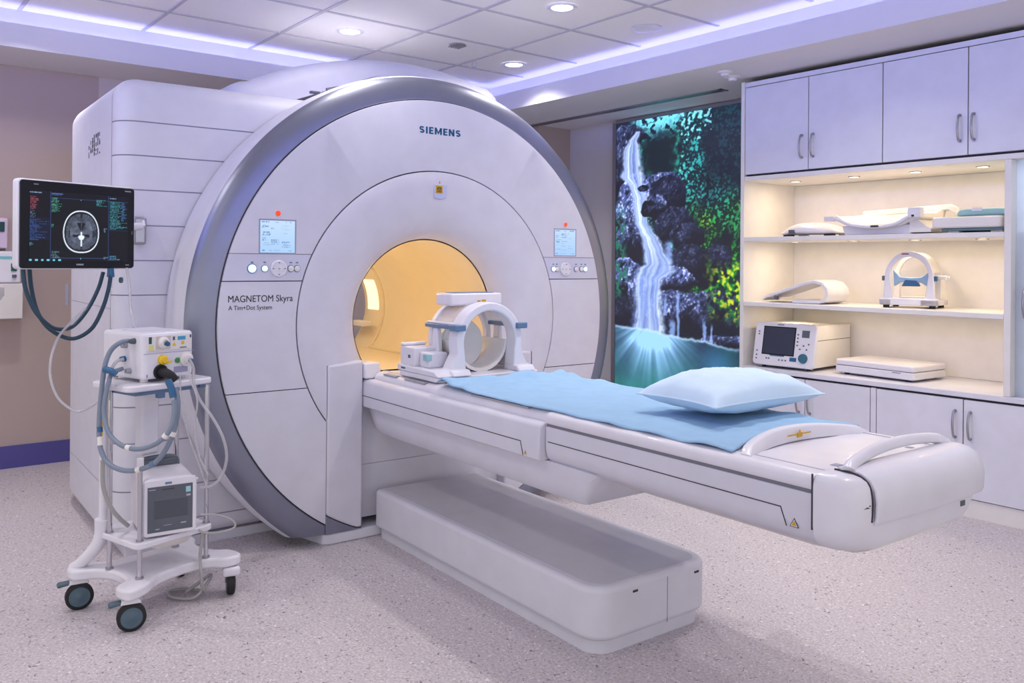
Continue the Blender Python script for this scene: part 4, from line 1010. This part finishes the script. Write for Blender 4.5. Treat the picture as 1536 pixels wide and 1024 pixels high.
# ------------------------------------------------------------------ wall-arm display
def brain(s, t):
    # screen content, s right, t down
    c = (8,9,16)
    x = (s-.505)*1.36*.74; y = (t-.565)*.93
    # skull outline
    a = math.atan2(x, -y); rx = .185+.012*math.cos(2*a)-.012*max(0, -y*3); 
    ex = x/(.185-.03*max(0, -y*2.2)); ey = y/.292
    d = math.hypot(ex, ey) if abs(ex) < 2 else 2
    d = (abs(ex)**2.35+abs(ey)**2.35)**(1/2.35)
    n = fr(s*14, t*14, 2.7, 3); nf = noise.noise(Vector((s*95, t*95, 1)))
    if d < 1.02:
        c = (14,16,24)
        if d > .93: c = mix((14,16,24), (226,236,248), sm(.93, .955, d)*sm(1.02, .99, d))
        elif d < .86+.035*n:
            g0 = 84+34*n+30*nf*sm(.35, .75, d)
            c = (g0*.92, g0*1.0, g0*1.18)
            if d > .62 and nf+.5*n > .22: c = mix(c, (26,30,44), .65)
            # fissure
            if abs(x) < .006+.003*n and (y < -.16 or y > .08): c = mix(c, (18,20,30), .8)
            if abs(abs(x)-.010) < .004 and y < -.15: c = mix(c, (30,34,48), .6)
            # frontal horns
            for sg in (-1, 1):
                q = x*sg
                if -.125 < y < -.02 and q > .004 and q < .012+.030*sm(.0, -.125, y)+.004*n: c = (22,24,36)
                if .035 < y < .075 and 0 < q < .085 and abs(y-(.040+q*.28+.006*n)) < .010+.012*(q/.085): c = (18,20,30)
                if q > .115 and abs(y+.03*math.sin(q*40)) < .05 and n > .1: c = mix(c, (24,28,42), .6)
            # bright vein
            if abs(x) < .008 and .0 < y < .20: c = mix(c, (236,242,255), .9)
            if .05 < y < .11 and abs(x) < .040-(y-.05)*.35 and abs(x) > .0: c = mix(c, (225,235,255), sm(.04, .01, abs(x)-.5*(y-.05)))
    def txt(x0, y0, w, h, col, dens=.55, seed=0):
        nonlocal c
        if x0 < s < x0+w and y0 < t < y0+h:
            row = (t-y0)/.0165; rk = int(row); fr_ = row-rk
            ln = .35+.65*abs(noise.noise(Vector((rk*3.7, seed*5.1, .5))))*1.6
            if fr_ < .55 and (s-x0)/w < ln and noise.noise(Vector((s*170, rk*7.1, seed))) > dens-.62: c = mix(c, col, .75)
    txt(.0,.02,.19,.022,(160,190,235),.4,1); txt(.21,.02,.16,.03,(90,130,200),.4,2); txt(.80,.035,.19,.02,(150,180,225),.4,3)
    txt(.01,.08,.085,.19,(190,90,110),.5,4); txt(.01,.29,.075,.10,(110,150,190),.5,5); txt(.0,.40,.185,.31,(70,130,210),.5,6); txt(.0,.74,.07,.04,(110,190,200),.5,7)
    txt(.21,.085,.11,.21,(90,190,160),.5,8); txt(.66,.075,.12,.10,(80,190,190),.5,9); txt(.80,.09,.19,.42,(70,170,180),.5,10); txt(.93,.10,.065,.28,(80,150,220),.5,15)
    txt(.21,.86,.11,.10,(120,170,180),.5,11); txt(.74,.94,.05,.03,(150,190,220),.4,12); txt(.80,.92,.19,.06,(90,170,210),.5,13); txt(.74,.50,.03,.07,(150,190,220),.4,14); txt(.21,.47,.03,.05,(90,190,160),.4,16)
    if abs(s-.198) < .003 or abs(s-.790) < .003: c = mix(c, (50,80,140), .8)
    if abs(t-.085+.02*0) < .003 and .2 < s: c = mix(c, (50,80,140), .7)
    if abs(t-.955) < .003 and .2 < s < .79: c = mix(c, (60,90,150), .8)
    if s > .79 and abs(t-.53) < .002: c = mix(c, (40,60,90), .7)
    if .972 < t and s < .32 and (s*18) % 1 < .45: c = (110,200,220)
    if s < .19 and .38 < t < .70: c = mix(c, (22,36,90), .35)
    if abs(s-.5) < .004 and (abs(t-.095) < .008 or abs(t-.965) < .01): c = (120,200,230)
    return c
pR = ray(202,283,3.8); pL = ray(30,268,3.375)
ax = Vector((pR.x-pL.x, pR.y-pL.y, 0)).normalized(); nx_ = Vector((ax.y, -ax.x, 0))
MW, MH = .502, .356; zb = 1.361
t = thing('wall_arm_display', 'black flat display showing a brain scan, hung beside the white housing', 'display', (pL.x, pL.y, zb))
Mm = frame((0,0,0), ax, (0,0,1), nx_)
g = G(); g.prism(rrect(0, MW, 0, MH, .014, 5), 2, -.006, .0, Mm); bez = g.build('bezel', BLACK, t, bevel=.003)
g = G(); g.prism(rrect(-.006, MW+.003, -.004, MH+.006, .016, 5), 2, -.048, -.0065, Mm); g.build('back_shell', WHITE, t, bevel=.008, seg=3)
color_grid('screen', 190, 140, MW*.858, MH*.80, brain, vcol_mat('lit_screen', 1.15, .15, .01), bez, Mm @ frame((MW*.075, MH*.085, .0008), (1,0,0), (0,1,0), (0,0,1)))
def bars(parent, x, y, w, h, m, name='bezel_print', n=5):
    g = G()
    for k in range(n): g.box((x+w*k/n, y, .0003), (x+w*k/n+w/n*.7, y+h, .0009), Mm)
    return g.build(name, m, parent, smooth=False)
PRINT = mat('grey_print', (170,172,184), .5, var=0)
bars(bez, .235, .012, .032, .007, PRINT); bars(bez, .455, MH-.018, .03, .005, PRINT); bars(bez, .055, MH-.017, .02, .004, PRINT, n=3); bars(bez, .46, .012, .018, .004, PRINT, n=3)
g = G(); g.box((.488,.15,.0002),(.492,.165,.001), Mm); g.build('bezel_button', GREYD, bez, smooth=False)
# arm to the housing
RM = Matrix.Rotation(RZ, 3, 'Z')
def mw(x, y, z): return OM + RM @ Vector((x, y, z))
pl_ = mw(-.345, -1.36, 1.535)
base = Vector((pL.x, pL.y, zb))
g = G(); Mb = Matrix.Translation(pl_-base) @ Matrix.Rotation(RZ, 4, 'Z'); g.box((-.014,-.030,-.065),(.016,.030,.065), Mb); g.build('wall_bracket', STEEL, t, bevel=.012, seg=3)
g = G(); q0 = pl_-base+Vector((.02,0,.02)); q1 = Mm @ Vector((MW*.78, MH*.5, -.06)); g.cyl(q0, q1, .018, n=16); g.cyl(q1, Mm @ Vector((MW*.78, MH*.5, -.045)), .035, n=20); g.build('arm', WHITE, t)
g = G(); g.cyl(pl_-base+Vector((.018,.012,.045)), pl_-base+Vector((.03,.012,.02)), .008, n=12); g.build('bracket_clip', WHITE, t)

# hoses hanging below the display, from its underside
def P3(pts): return [ray(*p) for p in pts]
def hose(name, pts, r, m, label, cat='hose', group=None, n=9):
    g = G(); g.tube(P3(pts), r, n, sub=7); o = g.build(name, m, angle=70)
    return tag(o, label, cat, group)
hose('hanging_hose', [(34,400,3.42),(38,432,3.42),(50,462,3.43),(66,482,3.45),(84,493,3.50),(108,490,3.60),(130,466,3.68),(147,434,3.73),(155,408,3.75)], .0085, NAVYH, 'dark teal hose looping below the display, the inner of the two', 'hose', 'hoses under the display')
hose('hanging_hose', [(44,402,3.46),(47,432,3.48),(55,465,3.50),(70,489,3.52),(92,504,3.54),(114,507,3.56),(138,492,3.60),(154,462,3.65),(163,432,3.68),(166,410,3.695)], .0085, NAVYH, 'dark teal hose looping below the display, the outer of the two', 'hose', 'hoses under the display')
t2 = thing('hose_connector', 'blue and white hose connector hanging just below the display', 'connector', ray(166,414,3.70))
q = ray(166,414,3.70); g = G(); g.cyl((0,0,.035),(0,0,-.004),.013,.016,16); g.build('body', BLUE, t2); g = G(); g.cyl((0,0,-.004),(0,0,-.05),.010,.008,14); g.build('nozzle', WHITE, t2)
g = G(); g.cyl(ray(180,420,3.74)-q, ray(183,420,3.74)-q, .013, n=16); g.build('cap', mat('green_cap', (60,100,96), .4), t2)
hose('clear_tubing', [(190,402,3.72),(194,430,3.70),(196,462,3.66),(199,478,3.62),(200,490,3.57)], .006, CLEARH, 'thin clear tubing falling from the display to the ventilator top', 'tubing')
hose('clear_tubing', [(128,462,3.62),(104,486,3.55),(88,505,3.50),(77,535,3.45),(76,568,3.42),(88,598,3.40),(112,616,3.39),(128,614,3.40),(146,603,3.42)], .0055, CLEARH, 'clear tubing curving across the wall from the hoses to the trolley', 'tubing')

# ------------------------------------------------------------------ trolley
PSI = math.radians(16); TO = Vector((-3.622, 1.046, 0)); RT = Matrix.Rotation(PSI, 3, 'Z')
def tw(x, y, z): return TO + RT @ Vector((x, y, z))
C = thing('equipment_trolley', 'white wheeled equipment trolley with chrome posts beside the scanner', 'trolley', TO, PSI)
# H deck
def deck_outline():
    pts = []
    cs = [(.176,-.238),(.195,.225),(-.19,.225),(-.19,-.245)]
    pts = [(.10,-.20),(.135,-.262),(.205,-.262),(.222,-.235),(.20,-.17),(.155,-.10),(.135,-.02),(.135,.06),(.155,.13),(.20,.17),(.215,.225),(.19,.255),(.12,.255),(.07,.215),(0,.20),(-.07,.215),(-.13,.255),(-.20,.25),(-.215,.21),(-.17,.14),(-.14,.06),(-.14,-.03),(-.15,-.11),(-.20,-.19),(-.225,-.235),(-.21,-.268),(-.15,-.272),(-.10,-.21),(-.05,-.185),(0,-.18),(.05,-.185)]
    Q = []
    n = len(pts)
    for i in range(n):
        p0, p1, p2, p3 = [Vector(pts[(i+k-1) % n]) for k in range(4)]
        for k in range(4):
            t = k/4; Q.append(tuple(0.5*((2*p1)+(p2-p0)*t+(2*p0-5*p1+4*p2-p3)*t*t+(3*p1-p0-3*p2+p3)*t**3)))
    return Q
g = G(); g.prism(deck_outline(), 2, .126, .168); g.build('deck', WHITE, C, bevel=.010, seg=3, angle=50)
wheels = ((.177,-.222,-26,True),(-.177,-.235,-22,True),(.172,.222,58,False),(-.177,.222,40,False))
for x, y, ang, brake in wheels:
    ct = Matrix.Translation((x, y, 0)) @ Matrix.Rotation(math.radians(ang), 4, 'Z')
    g = G(); R_ = .052
    g.lathe([(-.016,.038),(-.016,R_-.006),(-.012,R_),(.012,R_),(.016,R_-.006),(.016,.038),(-.016,.038)], (0,0,R_), (1,0,0), 40, ct); cs = g.build('caster_wheel', RUBBER, C, angle=40)
    g = G(); g.lathe([(-.018,0),(-.018,.037),(-.015,.040),(.015,.040),(.018,.037),(.018,.012),(.021,.008),(.021,0)], (0,0,R_), (1,0,0), 36, ct); g.build('wheel_hub', HUB if brake else GREYD, cs, angle=40)
    g = G()
    g.prism([(-.028,.108),(.022,.108),(.012,.048),(-.010,.048)], 0, -.026, -.021, ct)
    g.prism([(-.040,.1065),(.034,.1065),(.024,.124),(-.034,.124)], 0, -.026, .022, ct); g.cyl(ct @ Vector((0,0,.118)), ct @ Vector((0,0,.13)), .016, n=16)
    g.build('caster_fork', WHITE, cs, bevel=.003)
    if brake:
        g = G(); g.prism([(-.028,.118),(-.075,.116),(-.082,.106),(-.075,.10),(-.028,.108)], 0, -.018, .018, ct); g.build('brake_pedal', HUB, cs, bevel=.004)
    else:
        g = G(); g.lathe([(-.05,.044),(-.04,.05),(.04,.05),(.05,.044)], (x,y,.105), (0,0,1), 4) if False else None
        g = G(); g.prism([(-.05,.085),(.05,.085),(.055,.124),(-.055,.124)], 0, -.035, .035, ct); g.build('caster_cover', WHITE, cs, bevel=.012, seg=3)
# posts
for x, y, z1 in ((.132,-.164,.628),(.132,.130,.884),(-.084,.13,.884),(-.062,-.176,.884)):
    g = G(); g.cyl((x,y,.168),(x,y,z1),.0095,n=18); p_ = g.build('chrome_post', CHROME, C)
    g = G(); g.cyl((x,y,.1685),(x,y,.176),.015,n=18); g.build('post_collar', STEEL, p_)
    g = G(); g.cyl((x,y,.284),(x,y,.318),.0145,n=18); g.build('shelf_clamp', STEEL, p_)
    if z1 < .7: g = G(); g.cyl((x,y,.60),(x,y,.632),.013,n=18); g.build('post_cap', WHITE, p_)
# slanted leg with white pole
g = G(); g.tube([(-.21,-.245,.16),(-.17,-.225,.19),(-.125,-.195,.25),(-.108,-.182,.30),(-.104,-.18,.36)], lambda t: .020+.012*t, 14); g.build('slanted_leg', WHITE, C)
g = G(); g.cyl((-.104,-.18,.34),(-.104,-.18,.884),.016,n=18); g.build('white_pole', WHITE, C)
g = G(); g.box((-.14,-.03,.585),(-.08,.05,.884)); g.build('back_column', WHITE, C, bevel=.012, seg=3)
# shelves
g = G(); slab(g, -.15, .165, -.195, .145, .288, .312, .03, 6); g.build('lower_shelf', WHITE, C, bevel=.005)
g = G(); slab(g, -.17, .118, -.205, .175, .885, .910, .035, 6); g.build('upper_shelf', WHITE, C, bevel=.006)
g = G(); g.box((-.16,-.17,.868),(.10,-.15,.884)); g.box((-.15,.12,.868),(.10,.14,.884)); g.box((.07,-.15,.866),(.09,.12,.884)); g.box((.06,-.06,.845),(.085,-.03,.868)); g.build('shelf_bracket', BLUEP, C, bevel=.003)
g = G(); g.loft([[(-.10,-.08,.287),(.10,-.08,.287),(.10,.12,.287),(-.10,.12,.287)],[(-.07,-.05,.23),(.07,-.05,.23),(.07,.09,.23),(-.07,.09,.23)]]); g.build('under_bin', CREAM, C, bevel=.015, seg=3)
# yellow tag
g = G(); g.box((-.098,-.208,.66),(-.092,-.188,.84)); g.build('cable_sleeve', YELLOW, C, bevel=.001)
# ---- ventilator on upper shelf
V = thing('ventilator', 'white breathing machine with yellow and black ports on the trolley upper shelf', 'ventilator', tw(-.075,-.008,.910), PSI)
g = G(); slab(g, -.155, .150, -.114, .114, .012, .198, (.02,.025,.025,.02), 5); case = g.build('case', WHITE, V, bevel=.014, seg=4)
g = G(); slab(g, -.10, .06, -.07, .07, .1982, .2005, .03); g.build('lid_inlay', COVER, case)
g = G(); g.box((.1505,-.098,.125),(.1535,.100,.185)); fp_ = g.build('front_panel', CREAM, V, bevel=.002)
g = G(); g.box((.1502,-.112,.1145),(.1512,.112,.1165)); g.build('panel_ridge', GROOVE, V, smooth=False)
def port(p, prof, m, name='port', parent=V, ax=(1,0,0)):
    g = G(); g.lathe(prof, p, ax, 26); return g.build(name, m, parent, angle=40)
port((.1536,-.030,.157), [(0,.024),(.006,.024),(.008,.020),(.018,.018),(.02,.012),(.012,.010),(.012,0)], CREAM, 'knob', fp_)
port((.1650,-.022,.152), [(0,.010),(.012,.009),(.013,0)], BLUE, 'knob_cap', fp_)
g = G(); g.box((.1536,-.062,.130),(.1545,.003,.183)); g.build('knob_plate', mat('warm_grey', (206,200,196), .5), fp_, smooth=False)
g = G(); g.box((.1536,-.092,.155),(.1548,-.080,.182)); g.build('scale_strip', mat('dark_green_strip', (40,84,84), .5), fp_, smooth=False)
g = G(); g.box((.1536,-.092,.128),(.1546,-.072,.150)); g.build('yellow_label', mat('pale_yellow', (224,220,140), .6), fp_, smooth=False)
g = G(); g.box((.1536,.035,.163),(.1548,.070,.178)); g.build('blue_label', mat('sky_blue_label', (70,160,200), .5), fp_, smooth=False)
g = G(); g.box((.1536,.052,.144),(.1548,.064,.158)); g.prism([(.010,.142),(.028,.142),(.019,.154)], 0, .1536, .1548); g.build('warning_label', YELLOW, fp_, smooth=False)
g = G(); g.box((.1536,.013,.164),(.1548,.022,.178)); g.box((.1536,.09,.17),(.1548,.097,.182)); g.box((.1536,.045,.130),(.1546,.075,.134)); g.build('panel_print', GREYD, fp_, smooth=False)
port((.150,-.032,.088), [(0,.020),(.012,.019),(.016,.013),(.022,.012),(.022,0)], YELLOW, 'yellow_port')
g = G(); g.box((.165,-.022,.074),(.17,.0,.084)); g.build('port_tab', YELLOW, V, bevel=.001)
port((.150,.036,.080), [(0,.011),(.004,.011),(.005,0)], GREEN, 'green_light')
port((.150,.074,.082), [(0,.030),(.010,.029),(.013,.020),(.022,.016),(.022,0)], CREAM, 'side_port')
port((.172,.080,.078), [(0,.009),(.010,.008),(.010,0)], BLUE, 'port_core')
port((.150,-.040,.040), [(0,.030),(.008,.030),(.009,.024),(.006,.022),(.006,0)], RUBBER, 'hose_port')
g = G(); g.tube([(.155,-.040,.040),(.185,-.036,.038),(.205,-.025,.028),(.215,-.012,.008)], lambda t: .020-.006*t, 14); g.build('hose_elbow', RUBBER, V)
g = G(); g.box((.1502,-.100,.022),(.1512,-.094,.034)); g.box((.1502,.02,.03),(.1508,.085,.055)); g.build('front_print', GROOVE, V, smooth=False)
for px_, z, m in ((.09,.165,GREYD),(.03,.145,STEEL),(.02,.090,BLUE),(.06,.045,STEEL)):
    g = G(); g.lathe([(0,.012),(.012,.011),(.020,.009),(.022,0)], (px_,-.114,z), (0,-1,0), 18); g.build('side_port', m, V)
for x in (-.11,.11):
    for y in (-.085,.085): g = G(); g.cyl((x,y,.0005),(x,y,.0125),.016,n=16); g.build('foot_pad', CREAM, V)
# ---- lower unit
D = thing('compressor_unit', 'white box unit with dark grey front panel on the trolley lower shelf', 'compressor', tw(.121,-.147,.3125), PSI+math.radians(-21))
# local: front at x=0 (normal +x), width along +y
g = G(); secs = []
for x, k in ((-.26,0),(-.23,.008),(-.12,.006),(0,0)):
    secs.append([(x, y, z) for y, z in rrect(0, .200, .006, .228+k, (.012,.012,.03,.03), 4)])
g.loft(secs); g.build('case', WHITE, D, bevel=.006, angle=50)
g = G(); g.prism(rrect(0, .200, .006, .228, .014, 5), 0, .0005, .012); fb = g.build('front_frame', WHITE, D, bevel=.005)
g = G(); g.box((.0123,.016,.022),(.0135,.184,.200)); fg = g.build('front_grille', GREYD, fb, smooth=False)
g = G()
for k in range(13): g.box((.0136,.04,.075+k*.0055),(.0142,.165,.0768+k*.0055))
g.box((.0136,.07,.185),(.0146,.115,.189)); g.build('louvre', mat('louvre_dark', (64,68,78), .5), fg, smooth=False)
g = G(); g.box((.0136,.158,.166),(.0143,.176,.188)); g.build('label_patch', mat('aqua_label', (160,206,214), .5), fg, smooth=False)
g = G(); g.box((.0136,.020,.188),(.0142,.045,.191)); g.box((.0136,.16,.150),(.0142,.176,.158)); g.box((.0136,.045,.032),(.0142,.06,.036)); g.box((.0136,.075,.045),(.0142,.105,.047)); g.box((.0136,.14,.045),(.0142,.16,.05)); g.build('panel_print', PRINT, fg, smooth=False)
g = G(); g.box((.0123,.08,.206),(.0132,.105,.214)); g.build('badge', BLUEP, fb, smooth=False)
g = G(); g.tube([(-.20,.03,.226),(-.21,.045,.262),(-.21,.155,.262),(-.20,.17,.226)], .012, 12, sub=8); g.loft([[(-.235,.035,.235),(-.19,.035,.235),(-.19,.035,.262),(-.235,.035,.262)],[(-.235,.165,.235),(-.19,.165,.235),(-.19,.165,.262),(-.235,.165,.262)]]); g.build('carry_handle', GREYD, D, bevel=.006)
for x in (-.22,-.04):
    for y in (.03,.17): g = G(); g.cyl((x,y,.0005),(x,y,.0065),.012,n=14); g.build('foot_pad', RUBBER, D)
g = G(); g.cyl((-.02,.2,.205),(-.02,.212,.205),.006,n=12); g.cyl((-.03,.2,.035),(-.03,.209,.035),.004,n=12); g.build('side_knob', CREAM, D)

# ---- hoses on the trolley (own things)
def L(x, y, z): return tw(x, y, z)
def tubes(name, plist, r, m, label, cat='hose', group=None, n=10):
    g = G(); g.tube(plist, r, n, sub=7); return tag(g.build(name, m, angle=70), label, cat, group)
dv = 3.27
tubes('breathing_hose', P3([(193,511,3.375),(180,514,3.345),(166,526,3.34),(157,550,3.32),(152,590,3.30),(149,630,3.28),(150,668,3.26),(160,692,3.23),(180,704,3.20),(205,705,3.18),(232,694,3.16),(252,668,3.16),(264,634,3.18),(267,606,3.19),(264,582,3.19)]), .0095, HOSE, 'grey-blue breathing hose hanging from the ventilator in the longer loop', 'hose', 'breathing hoses on the trolley')
tubes('breathing_hose', P3([(183,553,3.365),(168,560,3.30),(160,585,3.27),(156,615,3.25),(160,642,3.22),(172,660,3.20),(190,671,3.17),(212,673,3.15),(236,664,3.13),(254,646,3.13),(261,622,3.14),(261,600,3.15)]), .009, HOSE, 'grey-blue breathing hose hanging from the ventilator in the shorter loop', 'hose', 'breathing hoses on the trolley')
for par, segs in (('breathing_hose', (((150,655,3.268),(150.5,668,3.26),CREAM),((149.6,640,3.276),(149.8,648,3.272),BLUE),((258,655,3.165),(260.5,648,3.17),CREAM),((226,697,3.165),(232,694,3.16),BLUEP),((205,705,3.18),(211,703.5,3.175),CREAM))), ('breathing_hose.001', (((190,671,3.17),(196,672,3.163),CREAM),((246,656,3.13),(250,651,3.13),CREAM)))):
    for p0, p1, m in segs:
        g = G(); g.cyl(ray(*p0), ray(*p1), .0112, n=12); g.build('coupling', m, bpy.data.objects[par])
tubes('breathing_hose', P3([(186,538,3.385),(174,543,3.37),(166,560,3.36),(163,600,3.36)]), .007, CLEARH, 'clear short hose leaving the blue side port of the ventilator', 'hose')
tubes('hose_clip', P3([(157,554,3.29),(166,556,3.28),(174,561,3.28)]), .013, BLUE, 'dark blue clip bundling the hoses below the ventilator side ports', 'clip')
tubes('hose_cuff', P3([(252,570,3.185),(257,582,3.18),(260,596,3.178)]), .013, BLUE, 'dark blue cuff joining the hose ends under the black port', 'hose cuff')
tubes('drain_tube', P3([(154,690,3.27),(155,730,3.29),(166,760,3.32),(180,778,3.36),(192,788,3.40)]), .0085, GREYH, 'grey tube running down from the hose loop to the trolley lower shelf', 'tube')
tubes('clear_tubing', P3([(284,538,3.42),(290,552,3.43),(291,575,3.42),(300,600,3.42),(318,625,3.42),(334,655,3.42),(340,685,3.43),(333,712,3.44),(318,728,3.44),(300,731,3.42)]), .006, CLEARH, 'thick clear tubing looping down behind the right chrome post', 'tubing')
tubes('clear_tubing', P3([(282,545,3.42),(286,570,3.41),(296,600,3.40),(292,640,3.40),(298,680,3.41),(312,712,3.42)]), .004, CLEARH, 'thin clear line falling between the ventilator and the right chrome post', 'tubing')
tubes('clear_tubing', P3([(270,562,3.39),(272,600,3.39),(282,650,3.40),(300,700,3.42),(310,730,3.42)]), .0035, CLEARH, 'thin clear line slanting from the upper shelf toward the right chrome post', 'tubing')
tubes('power_cord', P3([(300,772,3.42),(325,772,3.46),(348,780,3.50),(352,790,3.50),(335,797,3.47),(310,799,3.43),(298,795,3.41)]), .0045, GREYH, 'grey cord coiled beside the lower shelf of the trolley', 'cord')
gq = [(.135,.11,.278),(.14,.10,.21),(.15,.09,.185),(.172,.08,.13),(.165,.09,.07),(.14,.12,.035),(.06,.14,.012),(.0,.12,.01),(-.02,.06,.012),(.04,.04,.01),(.12,.08,.014),(.13,.13,.05),(.11,.17,.08),(.08,.13,.05),(.05,.09,.016)]
tubes('power_cord', [L(*p) for p in gq], .0065, GREYH, 'grey cord bundled on the floor under the trolley deck', 'cord')

# ------------------------------------------------------------------ world and view
w = bpy.data.worlds.new('world'); scn.world = w; w.use_nodes = True
bg = w.node_tree.nodes['Background']; bg.inputs['Color'].default_value = (.87, .85, .84, 1); bg.inputs['Strength'].default_value = 1.25
scn.view_settings.view_transform = 'Standard'; scn.view_settings.look = 'None'
scn.view_settings.exposure = 0.0; scn.view_settings.gamma = 1.0
try: scn.view_settings.use_curve_mapping = False
except Exception: pass
scn.cycles.use_denoising = True
scn.cycles.max_bounces = 8; scn.cycles.transparent_max_bounces = 12
scn.cycles.sample_clamp_indirect = 6.0
